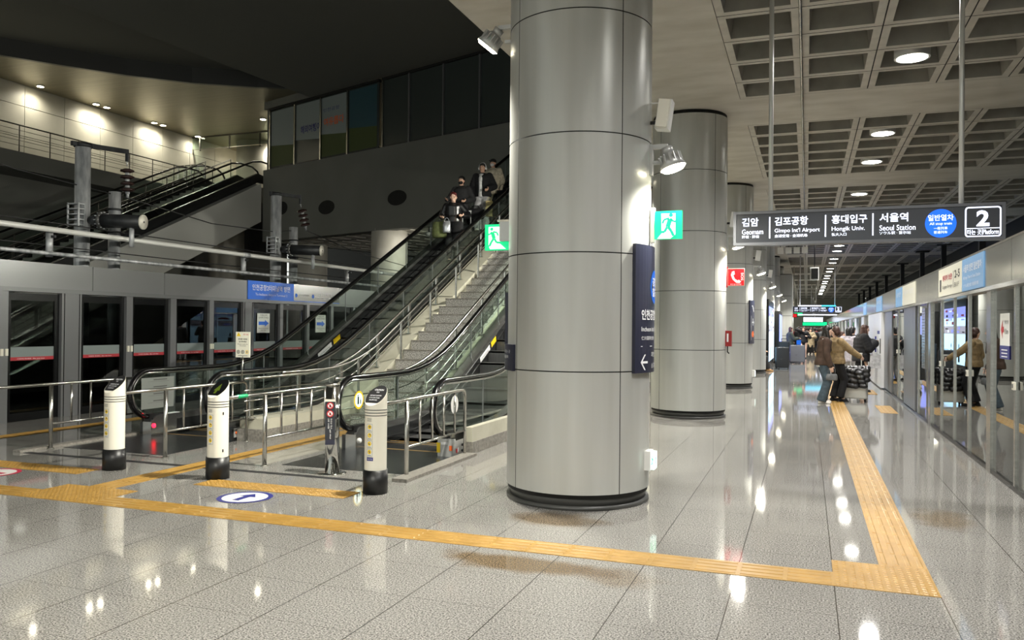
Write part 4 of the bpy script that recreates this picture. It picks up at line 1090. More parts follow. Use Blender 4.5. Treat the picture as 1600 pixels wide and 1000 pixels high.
t = screen_bay('white service door panels in the screen wall behind the waiting people', 23.75, 28.5, [], [], ('psd_white', [(23.75, 26.04), (26.04, 28.5)], 0.10))
q = MB(); q.box((X - 0.106, 24.2, 1.47), (X - 0.10, 24.9, 1.56), 'indigo'); part('door_label', q, t); q = MB(); q.box((X - 0.13, 25.3, 0.95), (X - 0.10, 25.42, 1.4), 'indigo'); q.box((X - 0.106, 24.4, 1.25), (X - 0.1, 24.5, 1.3), 'ink'); part('handle', q, t)
q = MB(); q.box((X - 0.12, 23.8, 0.95), (X - 0.1, 23.9, 1.35), 'plinth'); part('handle', q, t, 'dark grip')
for k in range(14):
    y0 = 28.5 + 4.7 * k
    screen_bay('distant screen wall bay with a white panel and mirrored doors', y0, y0 + 3.2, [(y0 + 0.05, 0.2), (y0 + 1.1, 0.06), (y0 + 2.1, 0.06)], [], None, 'far right screen doors')
    t = thing('screen_wall_panel', 'distant pale panel between mirrored screen doors', 'wall panel', (X, y0 + 3.2, 0), group='far right pale panels')
    q = MB(); q.box((X - 0.04, y0 + 3.22, 0.03), (X + 0.02, y0 + 4.68, ZD), 'psd_white'); part('panel', q, t); q = MB(); q.box((X - 0.02, y0 + 3.2, 0), (X + 0.03, y0 + 4.7, 0.03), 'psd_black'); part('sill', q, t)
# header boxes
t = thing('screen_header', 'long steel header running above all the right screen doors', 'header', (X, 10, 2.05))
hj = [-4, 0.5, 5.2, 9.37, 10.7, 14.11, 15.53, 17.29, 19.0, 20.8, 22.3, 24.1] + [26 + 2.35 * k for k in range(29)]
for a, b_ in zip(hj, hj[1:]):
    q = MB(); q.box((X - 0.03, a + 0.006, ZH0), (X + 0.25, b_ - 0.006, ZH1), 'header_bright'); part('header_panel', q, t)
q = MB(); q.prism([(X - 0.075, ZH0 - 0.055), (X + 0.25, ZH0 - 0.055), (X + 0.25, ZH0), (X - 0.035, ZH0)], 'y', -4, 94, 'steel'); part('lower_trim', q, t)
q = MB(); q.box((X - 0.034, -4, ZH1 - 0.004), (X + 0.26, 94, ZH1 + 0.02), 'steel'); part('top_trim', q, t)
# struts from the header to the ceiling
for k, (x, y) in enumerate(((5.75, 32.3), (5.75, 40.8), (5.3, 44.3), (5.2, 52.1), (5.26, 63.0), (5.26, 71.3), (5.26, 79.0), (5.26, 87.0), (5.26, 95.0))):
    t = thing('track_strut', 'black steel post hanging from the ceiling over the right track, %s in view' % ['nearest', 'second', 'third', 'fourth', 'fifth', 'sixth'][k] if k < 6 else 'distant black steel post over the right track', 'post', (x, y, ZC), group='hanging posts over the right track')
    q = MB(); q.box((x - 0.1, y - 0.1, 2.2), (x + 0.1, y + 0.1, ZC), 'black'); part('strut_bar', q, t); q = MB(); q.box((x - 0.3, y - 0.2, ZC - 0.05), (x + 0.3, y + 0.2, ZC - 0.002), 'black'); part('ceiling_plate', q, t)

# signs on the right header
def hsign(name, label, y0, y1, m):
    t = thing(name, label, 'sign', (X - 0.035, y0, ZH0)); q = MB(); q.box((X - 0.042, y0, ZH0 + 0.005), (X - 0.03, y1, ZH1 - 0.01), m); part('sign_board', q, t); return t
fh = lambda y0: (lambda u, v: Vector((X - 0.0445, y0 - u, ZH0 + v)))
t = hsign('header_sign', 'pale blue sign to Seoul Station on the right header', 10.69, 12.07, 'lightblue')
q = MB(); f = fh(12.07)
txt(q, '서울역 방면 일반열차', f, 0.1, 0.24, 0.10, 'paper', 1.18, 0.015); txt(q, 'All stop Train to Seoul Station', f, 0.1, 0.14, 0.055, 'paper', 1.1); txt(q, 'ソウル駅方面 普通列車', f, 0.1, 0.05, 0.045, 'paper', 1.0); part('lettering', q, t)
t = hsign('header_sign', 'ivory luggage storage sign with red lettering on the right header', 12.09, 14.10, 'ivory')
q = MB(); f = fh(14.10)
txt(q, '캐리어 보관', f, 0.4, 0.22, 0.09, 'crimson', 0.85, 0.02); part('red_lettering', q, t)
q = MB(); txt(q, 'Luggage Storage', f, 0.4, 0.10, 0.06, 'plinth', 0.85); txt(q, '2-5', f, 1.45, 0.22, 0.11, 'ink', 0.42, 0.02); txt(q, 'B1F', f, 1.45, 0.1, 0.06, 'plinth', 0.35)
q.box((X - 0.0445, 14.1 - 0.28, ZH0 + 0.08), (X - 0.043, 14.1 - 0.12, ZH0 + 0.26), 'plinth'); q.box((X - 0.0445, 14.1 - 1.36, ZH0 + 0.1), (X - 0.043, 14.1 - 1.34, ZH0 + 0.33), 'plinth'); part('lettering', q, t)
for y0, y1, m, lab in ((19.3, 20.6, 'lightblue', 'second pale blue sign on the right header, beyond the luggage sign'), (17.0, 19.2, 'ivory', 'blank ivory board on the right header beside the second blue sign'),
                       (24.3, 26.2, 'lightblue', 'third pale blue board on the right header, above the white service doors'), (30.5, 32.0, 'lightblue', 'far pale blue board on the right header')):
    t = hsign('header_sign', lab, y0, y1, m); q = MB(); f = fh(y1); txt(q, '서울역 방면', f, 0.15, 0.22, 0.1, 'paper', 0.9 * (y1 - y0 - 0.3)); part('lettering', q, t)
# poster with red arrow, slotted plate
t = thing('glass_poster', 'small white poster with a red arrow on the near right screen glass', 'poster', (X - 0.01, 9.78, 1.3))
q = MB(); q.box((X - 0.008, 9.56, 1.44), (X - 0.003, 9.99, 1.78), 'white'); q.box((X - 0.009, 9.56, 1.30), (X - 0.003, 9.99, 1.44), 'indigo'); part('sheet', q, t)
fq = lambda u, v: Vector((X - 0.0105, 9.99 - u, 1.44 + v)); q = MB()
q.add([fq(0.05, 0.17), fq(0.13, 0.27), fq(0.13, 0.2), fq(0.19, 0.2), fq(0.19, 0.14), fq(0.13, 0.14), fq(0.13, 0.07)], [tuple(range(7))], 'red'); part('arrow', q, t)
q = MB(); txt(q, '캐리어', fq, 0.22, 0.22, 0.05, 'ink', 0.17); txt(q, '10m', fq, 0.23, 0.12, 0.06, 'ink', 0.15); 
for k in range(3): q.quad(fq(0.08, -0.04 - 0.035 * k), fq(0.35, -0.04 - 0.035 * k), fq(0.35, -0.05 - 0.035 * k), fq(0.08, -0.05 - 0.035 * k), 'paper')
part('print', q, t)
t = thing('slotted_plate', 'tall slotted steel plate on the narrow right screen bay', 'plate', (X, 15.7, 0.9))
q = MB(); q.box((X - 0.035, 15.68, 0.92), (X - 0.012, 16.1, 1.98), 'steel'); part('plate', q, t)
q = MB()
for k in range(20): q.box((X - 0.0365, 15.74, 0.97 + 0.05 * k), (X - 0.035, 16.04, 0.985 + 0.05 * k), 'plinth')
part('slots', q, t)

# ------------------------------------------------------------------ left screen-door wall
XQ = XL
def left_door(label, y0, y1, hand=None, strip=True, group=None):
    t = thing('platform_screen_door', label, 'screen door', (XQ, y0, 0), group=group)
    q = MB(); w = 0.09
    q.box((XQ - 0.04, y0, 0.0), (XQ + 0.0, y0 + w, 2.06), 'psd_black'); q.box((XQ - 0.04, y1 - w, 0.0), (XQ + 0.0, y1, 2.06), 'psd_black'); q.box((XQ - 0.04, y0 + w, 1.94), (XQ, y1 - w, 2.06), 'psd_black'); q.box((XQ - 0.04, y0 + w, 0.0), (XQ, y1 - w, 0.13), 'psd_black')
    part('frame', q, t)
    q = MB(); q.box((XQ - 0.022, y0 + w, 0.13), (XQ - 0.014, y1 - w, 1.94), 'glass_dark'); part('glass_pane', q, t)
    if strip:
        q = MB(); q.box((XQ - 0.013, y0 + w, 1.03), (XQ - 0.011, y1 - w, 1.19), 'strip_frost'); q.box((XQ - 0.013, y0 + w - 0.02, 0.975), (XQ - 0.009, y1 - w, 1.03), 'strip_red')
        f = lambda u, v: Vector((XQ - 0.008, y0 + w + u, 0.99 + v)); txt(q, '기대지 마세요  Do not lean', f, 0.12, 0.0, 0.022, 'paper', 0.5); part('warning_strip', q, t)
    return t
M['strip_frost'] = mat('frosted_strip', (120, 130, 130), 0.6); M['strip_red'] = mat('red_strip', (165, 40, 50), 0.5)
def left_post(label, y0, y1, group=None, handles=True):
    t = thing('screen_post', label, 'post', (XQ, y0, 0), group=group)
    q = MB(); q.box((XQ - 0.05, y0 + 0.002, 0), (XQ + 0.06, y1 - 0.002, 2.08), 'psd_gray')
    if y1 - y0 > 0.3:
        for yy in (y0 + 0.05, y1 - 0.05): q.box((XQ + 0.06, yy - 0.006, 0), (XQ + 0.066, yy + 0.006, 2.08), 'psd_black')
    part('cover', q, t)
    if handles and y1 - y0 < 0.3:
        for yy in (y0 + 0.035, y1 - 0.035):
            q = MB(); q.box((XQ + 0.06, yy - 0.022, 1.06), (XQ + 0.085, yy + 0.022, 1.17), 'offwhite'); part('latch_box', q, t)
dl = ['left screen door cut by the left edge of the photo', 'left screen door showing a galvanised pipe, behind the first bollard', 'left screen door with a slanting light line in its top corner', 'left screen door above the first escalator newel', 'left screen door with blue reflections, left of the caution placard']
left_door('left screen door outside the photo', 7.95, 9.1)
for (y0, y1), lab in zip(((9.25, 10.22), (10.62, 11.60), (11.75, 12.70), (12.86, 13.81), (13.94, 14.89)), dl): left_door(lab, y0, y1)
left_post('narrow grey post at the left edge between screen doors', 9.1, 9.25)
left_post('wide grey panel between the two leftmost screen doors', 10.22, 10.62)
left_post('narrow grey post with two latches behind the first escalator handrail', 11.60, 11.75)
left_post('narrow grey post right of the door with the slanting light line', 12.70, 12.86, handles=False)
left_post('narrow grey post with latches left of the blue reflecting door', 13.81, 13.94)
left_post('wide grey panel behind the caution placard', 14.89, 15.25)
y = 15.25; k = 0
labs = ['dark screen door with a white arrow notice under the blue header sign', 'dark screen door behind the rising escalator handrail', 'dark screen door with the second white arrow notice', 'dark screen door at the end of the visible left row']
while y < 34:
    y1 = y + 0.98
    left_door(labs[k] if k < 4 else 'far left screen door hidden behind the escalator', y, y1, strip=True, group=None if k < 4 else 'hidden left screen doors')
    left_post('thin grey post in the dark screens behind the escalator', y1, y1 + 0.12, group='far left screen posts', handles=False); y = y1 + 0.12; k += 1
t = thing('screen_header', 'long grey header above the left screen doors', 'header', (XQ, 10, 2.06))
hj = [4.0, 7.1, 9.5 - 0.0, 12.62 - 0.02, 15.05, 18.83, 22, 25, 28, 31, 34]
hj = [2.0, 6.2, 9.28 - 0.0, 10.98, 12.95, 15.03, 18.85, 22, 25, 28, 31, 34]
q0 = None
for a, b_ in ((2.0, 6.6), (6.6, 8.9), (8.9, 10.86), (10.86, 12.55), (12.55, 15.04), (15.04, 18.85), (18.85, 23), (23, 28), (28, 34)):
    q = MB(); q.box((XQ - 0.25, a + 0.006, 2.15), (XQ + 0.04, b_ - 0.006, 2.57), 'psd_header'); part('header_panel', q, t)
q = MB(); q.box((XQ - 0.25, 2.0, 2.08), (XQ + 0.075, 34, 2.15), 'psd_gray'); part('lower_trim', q, t)
t = thing('header_sign', 'blue sign to Incheon Airport Terminal 2 on the left header', 'sign', (XQ + 0.04, 15.04, 2.15))
q = MB(); q.box((XQ + 0.041, 15.05, 2.15), (XQ + 0.055, 16.78, 2.575), 'blue'); part('sign_board', q, t)
f = lambda u, v: Vector((XQ + 0.057, 15.05 + u, 2.15 + v)); q = MB()
txt(q, '인천공항2터미널역 방면', f, 0.86, 0.21, 0.14, 'paper', 1.42, 0.01, 'c'); txt(q, 'To Incheon Airport Terminal 2', f, 0.86, 0.08, 0.07, 'paper', 1.2, 0, 'c'); part('lettering', q, t)
t = thing('header_sign', 'pale grey route strip right of the blue sign on the left header', 'sign', (XQ + 0.04, 16.78, 2.15))
q = MB(); q.box((XQ + 0.041, 16.78, 2.17), (XQ + 0.055, 18.83, 2.575), 'header_bright'); q.box((XQ + 0.041, 16.78, 2.145), (XQ + 0.056, 18.83, 2.17), 'blue'); part('sign_board', q, t)
f = lambda u, v: Vector((XQ + 0.057, 16.78 + u, 2.17 + v)); q = MB()
for u in (0.1, 0.82): q.disc(f(u, 0.13), (0, 1, 0), (0, 0, 1), 0, 0.05, 'blue', 20)
txt(q, '공항화물청사', f, 0.2, 0.11, 0.06, 'paper', 0.45); txt(q, '인천공항 1터미널', f, 0.92, 0.15, 0.07, 'paper', 0.75); txt(q, 'Incheon Airport T1', f, 0.92, 0.07, 0.05, 'paper', 0.7); part('lettering', q, t)
for y0, lab in ((15.45, 'white notice with blue arrow on the dark door under the blue sign'), (17.8, 'second white notice with blue arrow, seen past the escalator handrail')):
    t = thing('door_notice', lab, 'notice', (XQ + 0.0, y0, 1.39))
    q = MB(); q.box((XQ + 0.001, y0, 1.39), (XQ + 0.006, y0 + 0.46, 1.84), 'white'); part('sheet', q, t)
    f = lambda u, v: Vector((XQ + 0.008, y0 + u, 1.39 + v)); q = MB()
    q.add([f(0.05, 0.18), f(0.28, 0.18), f(0.28, 0.14), f(0.42, 0.22), f(0.28, 0.30), f(0.28, 0.26), f(0.05, 0.26)], [tuple(range(7))], 'blue'); part('arrow', q, t)
    q = MB(); txt(q, '이용고객', f, 0.23, 0.385, 0.04, 'ink', 0.25, 0, 'c'); txt(q, '승차해 주세요', f, 0.23, 0.33, 0.04, 'ink', 0.36, 0, 'c'); txt(q, 'Please board here', f, 0.23, 0.09, 0.025, 'ink', 0.36, 0, 'c'); txt(q, 'next door', f, 0.23, 0.05, 0.025, 'ink', 0.2, 0, 'c'); part('print', q, t)

# ------------------------------------------------------------------ overhead line posts and pipes over the far track
for z, r_, lab in ((3.235, 0.05, 'upper silver pipe running above the left screen header'), (2.81, 0.035, 'lower silver pipe running above the left screen header')):
    t = thing('overhead_pipe', lab, 'pipe', (-12.6, 5, z)); q = MB(); q.tube([(-12.6, 4.0, z), (-12.6, 26.6, z)], r_, 'galv' if r_ < 0.04 else 'pipe_white' if 'pipe_white' in M else 'galv', 14); part('pipe', q, t)
    for yy in (9.2, 16.0, 22.5): q = MB(); q.tube([(-12.6, yy - 0.1, z), (-12.6, yy + 0.1, z)], r_ + 0.008, 'galv', 14); part('coupling', q, t)
for y, lab in ((10.75, 'short galvanised hanger between the two pipes at the far left'), (16.05, 'short galvanised hanger between the two pipes above the blue sign'), (20.7, 'short galvanised hanger of the pipes near the escalator')):
    t = thing('pipe_hanger', lab, 'hanger', (-12.7, y, 2.75)); q = MB(); q.cyl((-12.72, y), 0.06, 2.76, 3.2, 'galv', 16); part('hanger_tube', q, t)
    q = MB(); q.box((-12.72, y - 0.02, 2.78), (-12.58, y + 0.02, 2.82), 'pole_dark'); part('clamp', q, t); q = MB(); q.box((-12.72, y - 0.02, 3.1), (-12.58, y + 0.02, 3.14), 'pole_dark'); part('clamp', q, t)
def catenary_set(y0, w, tilt):
    t = thing('catenary_post', '%s tall galvanised overhead line post with a bracket arm' % w, 'post', (-13.2, y0, -1.2))
    q = MB(); q.cyl((-13.2, y0), 0.14, -1.2, 5.0, 'galv', 24); part('mast', q, t)
    q = MB(); q.cyl((-13.2, y0), 0.165, 4.98, 5.06, 'pole_dark', 20); q.obox((-13.2, y0 + 0.42, 5.07), (0.03, 0, 0), (0, 0.68, 0.055), (0, 0, 0.045), 'pole_dark'); q.obox((-13.2, y0 + 1.08, 5.02), (0.02, 0, 0), (0, 0.03, 0), (0, 0, 0.1), 'pole_dark'); part('bracket_arm', q, t)
    q = MB(); q.cyl((-13.2, y0), 0.2, 2.60, 2.66, 'galv', 20); q.box((-13.35, y0 - 0.12, 2.6), (-13.0, y0 + 0.3, 2.63), 'galv'); part('flange', q, t)
    q = MB()
    for z in (3.45, 3.55, 3.65, 3.75, 3.85): q.box((-13.3, y0 - 0.26, z), (-13.02, y0 - 0.1, z + 0.02), 'galv')
    q.box((-13.03, y0 - 0.26, 3.43), (-13.01, y0 - 0.23, 3.88), 'galv'); q.box((-13.3, y0 - 0.26, 3.43), (-13.28, y0 - 0.23, 3.88), 'galv'); q.box((-13.03, y0 - 0.12, 3.43), (-13.01, y0 - 0.09, 3.88), 'galv'); part('clamp_rack', q, t)
    t2 = thing('short_catenary_post', '%s short galvanised post beside the tall overhead line post' % w, 'post', (-13.2, y0 + 0.78, -1.2))
    q = MB(); q.cyl((-13.2, y0 + 0.78), 0.115, -1.2, 4.24, 'galv', 24); part('mast', q, t2)
    q = MB(); q.cyl((-13.2, y0 + 0.78), 0.145, 3.86, 3.9, 'pole_dark', 20); part('collar', q, t2); q = MB(); q.cyl((-13.2, y0 + 0.78), 0.145, 3.4, 3.44, 'pole_dark', 20); part('collar', q, t2)
    t3 = thing('tension_drum', '%s dark horizontal tension cylinder with a pale end cap' % w, 'tension device', (-12.9, y0, 3.55))
    ya, za = y0 + 0.03, 3.57; D = lambda k: (-13.05 + k, ya + 0.24 * k, za - 0.04 * k)
    q = MB(); q.tube([D(0), D(0.12), D(0.2)], [0.07, 0.12, 0.13], 'pole_dark', 20); q.tube([D(0.2), D(1.06)], 0.132, 'pole_dark', 24); part('cylinder', q, t3)
    q = MB(); q.tube([D(0.24), D(0.28)], 0.18, 'plinth', 24); part('bolted_ring', q, t3)
    for k in range(12):
        a = 2 * PI * k / 12; c0 = Vector(D(0.22)) + Vector((0, 0.16 * math.cos(a), 0.16 * math.sin(a))); q = MB(); q.tube([c0, c0 + Vector((0.1, 0.02, 0))], 0.011, 'galv', 6); part('bolt', q, t3)
    q = MB(); q.tube([D(1.06), D(1.09)], 0.142, 'offwhite', 28); q.tube([D(1.09), D(1.094)], 0.02, 'black', 12); part('end_cap', q, t3)
    q = MB(); c0 = D(0.85); q.cyl((c0[0], c0[1]), 0.045, 3.05, 3.44, 'galv', 14); part('support', q, t3)
    t4 = thing('insulator', '%s ribbed brown insulator hanging from the bracket arm' % w, 'insulator', (-13.2, y0 + 1.1, 4.95))
    p0 = Vector((-13.2, y0 + 1.08, 4.95)); d = Vector((0, math.sin(R(tilt)), -math.cos(R(tilt))))
    q = MB(); q.tube([p0, p0 + d * 0.12], 0.012, 'galv', 8); q.tube([p0 + d * 0.66, p0 + d * 0.78], 0.03, 'galv', 8); part('hook', q, t4)
    for k in range(4):
        c = p0 + d * (0.18 + 0.13 * k); q = MB(); q.tube([c, c + d * 0.03, c + d * 0.06, c + d * 0.085], [0.06, 0.135, 0.135, 0.05], 'insulator', 20); q.tube([c + d * 0.085, c + d * 0.13], 0.045, 'galv', 12); part('shed', q, t4)
    return p0 + d * 0.78
e1 = catenary_set(11.87, 'leftmost', 2); e2 = catenary_set(17.95, 'right', 22)
def wire(label, pts, r_=0.012):
    q = MB(); q.tube(pts, r_, 'wire', 6); solo('overhead_wire', q, label, 'wire')
wire('thin overhead wire from the left edge to the leftmost insulator', [(-13.2, 2.0, 5.1), (-13.2, 7.0, 4.72), (-13.2, 10.5, 4.3), (e1.x, e1.y, e1.z)])
wire('thin overhead wire sagging between the two insulators', [tuple(e1), (-13.2, 15.5, 3.95), (-13.2, 17.8, 4.02), (-13.2, e2.y - 0.6, 4.15)])
wire('thin overhead wire leading right from the second insulator', [tuple(e2), (-13.2, 22, 3.85), (-13.2, 26.3, 3.6)])
for k, (z, lab) in enumerate(((3.0, 'thin cable strung between the two silver pipes'), (3.42, 'thin cable just above the upper silver pipe'))):
    wire(lab, [(-12.9, 4, z), (-12.9, 15, z - 0.03), (-12.9, 26.3, z)])

# ------------------------------------------------------------------ escalators and railings of the lit gallery, far left
M['rear_rail'] = mat('dark_steel_rail', (92, 90, 84), 0.35, 0.7)
def rear_S(y): return 8.4 - 0.46 * (31.8 - y)
t = thing('concrete_stringer', 'grey concrete beam under the rear escalators, slanting across the dark hall', 'beam', (-24.4, 20, 0))
q = MB(); q.prism([(16.5, rear_S(16.5) - 0.12), (31.5, rear_S(31.5) - 0.12), (31.5, rear_S(31.5) - 1.9), (17.6, -0.05), (16.5, -0.05)], 'x', -24.4, -24.0, 'dark_beam'); part('beam', q, t)
def rear_esc(label, x0, x1):
    t = thing('escalator', label, 'escalator', ((x0 + x1) / 2, 17, 0))
    for x in (x0, x1):
        path = [(x, yy, rear_S(yy) + 0.95) for yy in (16.0, 20, 24, 28, 30.9)] + [(x, 31.5, 9.2), (x, 32.1, 9.32), (x, 33.0, 9.3), (x, 33.4, 9.15), (x, 33.6, 8.85)]
        q = MB(); q.tube(path, 0.045, 'rubber', 8); part('handrail', q, t)
        q = MB(); q.quad((x, 16.0, rear_S(16.0) + 0.3), (x, 31.6, 8.62), (x, 31.6, 9.15), (x, 16.0, rear_S(16.0) + 0.9), 'glass_clear'); part('glass_balustrade', q, t)
        q = MB(); q.prism([(16.0, rear_S(16.0) - 0.12), (31.8, 8.28), (33.2, 8.31), (33.2, 8.5), (31.8, 8.7), (16.0, rear_S(16.0) + 0.3)], 'x', x - 0.08, x + 0.08, 'cladding'); part('truss_side', q, t)
        q = MB(); q.tube([(x + 0.1, 16.0, rear_S(16.0) + 0.31), (x + 0.1, 31.7, 8.67)], 0.02, 'steel', 6); part('edge_trim', q, t)
    for k in range(36):
        y0 = 17 + 0.4 * k; q = MB(); q.box((x0 + 0.1, y0, rear_S(y0) - 0.2), (x1 - 0.1, y0 + 0.4, rear_S(y0)), 'step'); part('step', q, t)
rear_esc('rear escalator nearest the concourse block, rising to the lit gallery', -25.7, -24.5)
rear_esc('rear escalator farthest from the concourse block, rising to the lit gallery', -29.0, -27.8)
t = thing('staircase', 'dark staircase between the two rear escalators', 'stairs', (-26.7, 17, 0))
for k in range(36):
    y0 = 17 + 0.4 * k; q = MB(); q.box((-27.6, y0, rear_S(y0) - 0.3), (-25.9, y0 + 0.4, rear_S(y0)), 'stair'); part('stair_step', q, t)
def rail_line(label, pts_fn, s0, s1, n, hs, top=1.05):
    t = thing('gallery_railing', label, 'railing', pts_fn(s0))
    for k in range(n + 1):
        p = pts_fn(s0 + (s1 - s0) * k / n); q = MB(); q.tube([p, (p[0], p[1], p[2] + top)], 0.022, 'rear_rail', 6); part('post', q, t)
    for h in hs:
        q = MB(); q.tube([(lambda p: (p[0], p[1], p[2] + h))(pts_fn(s0 + (s1 - s0) * k / 8)) for k in range(9)], 0.028 if h == top else 0.01, 'rear_rail', 6); part('rail', q, t)
rail_line('long railing along the edge of the lit gallery at the upper left', lambda s: (-29.25, s, 8.3), 15.0, 33.0, 13, (1.05, 0.85, 0.65, 0.45, 0.25))
rail_line('sloping railing beside the rear staircase, left side', lambda s: (-27.5, s, rear_S(s)), 18, 31.8, 11, (1.05, 0.6))
rail_line('sloping railing beside the rear staircase, right side', lambda s: (-26.0, s, rear_S(s)), 18, 31.8, 11, (1.05, 0.6))
rail_line('short railing at the top landing of the rear escalators', lambda s: (-24.3, s, 8.35), 33.0, 37.0, 4, (1.05, 0.7, 0.35))
# glass windscreen at the gallery corner
t = thing('glass_screen', 'tall glass screen with pale frames at the corner of the lit gallery', 'glass screen', (-29.6, 33.6, 8.35))
for k in range(5):
    q = MB(); q.box((-30.6 + 0.42 * k, 33.3, 8.35), (-30.53 + 0.42 * k, 33.37, 9.7), 'white'); part('frame', q, t)
q = MB(); q.box((-30.6, 33.32, 9.66), (-28.9, 33.36, 9.72), 'rear_rail'); part('top_rail', q, t)
q = MB(); q.box((-30.5, 33.33, 8.4), (-28.95, 33.345, 9.66), 'glass_clear'); part('glass_pane', q, t)
# hanging glass smoke screen of the gallery
t = thing('smoke_screen', 'hanging glass smoke screen under the lit gallery ceiling', 'glass screen', (-28, 36, 11))
q = MB(); q.box((-32.4, 36.4, 11.3), (-23.4, 36.43, 11.95), 'glass_clear'); part('glass_pane', q, t)
q = MB(); q.box((-32.4, 36.38, 11.93), (-23.4, 36.45, 12.0), 'rear_rail'); q.box((-32.4, 36.38, 11.27), (-23.4, 36.45, 11.31), 'steel'); part('frame', q, t)
for k in range(5):
    q = MB(); q.box((-31.9 + 2.0 * k, 36.37, 11.2), (-31.85 + 2.0 * k, 36.46, 12.0), 'rear_rail'); part('frame_bar', q, t)
# gallery lamps; the first two are added to brighten the back
gl = [(-26.5, 36.5), (-26.0, 34.2), (-31.82, 26.33), (-31.86, 29.35), (-31.83, 29.95), (-31.88, 33.03), (-31.84, 33.6), (-31.88, 36.63 - 0.4), (-31.0, 39.2), (-28.6, 38.8), (-27.6, 39.5), (-31.85, 22.8), (-31.85, 19.3), (-31.85, 15.6)]
for k, (x, y) in enumerate(gl):
    t = thing('gallery_spotlight', 'small lit spotlight in the lit gallery ceiling close to the pale wall' if k else 'small lit spotlight added to the gallery ceiling to brighten its back', 'ceiling light', (x, y, 12.0), group='spotlights of the lit gallery')
    q = MB(); q.cyl((x, y), 0.17, 11.96, 12.0, 'lamp_body', 16); part('trim_ring', q, t)
    q = MB(); q.disc((x, y, 11.955), (1, 0, 0), (0, 1, 0), 0, 0.14, 'lamp_on_warm', 16); part('lens', q, t)
    spot('gallery_light', (x, y, 11.93), (x - 0.05, y, 8), 130, 155, 1.0, (1, 0.95, 0.80), 0.1, t)

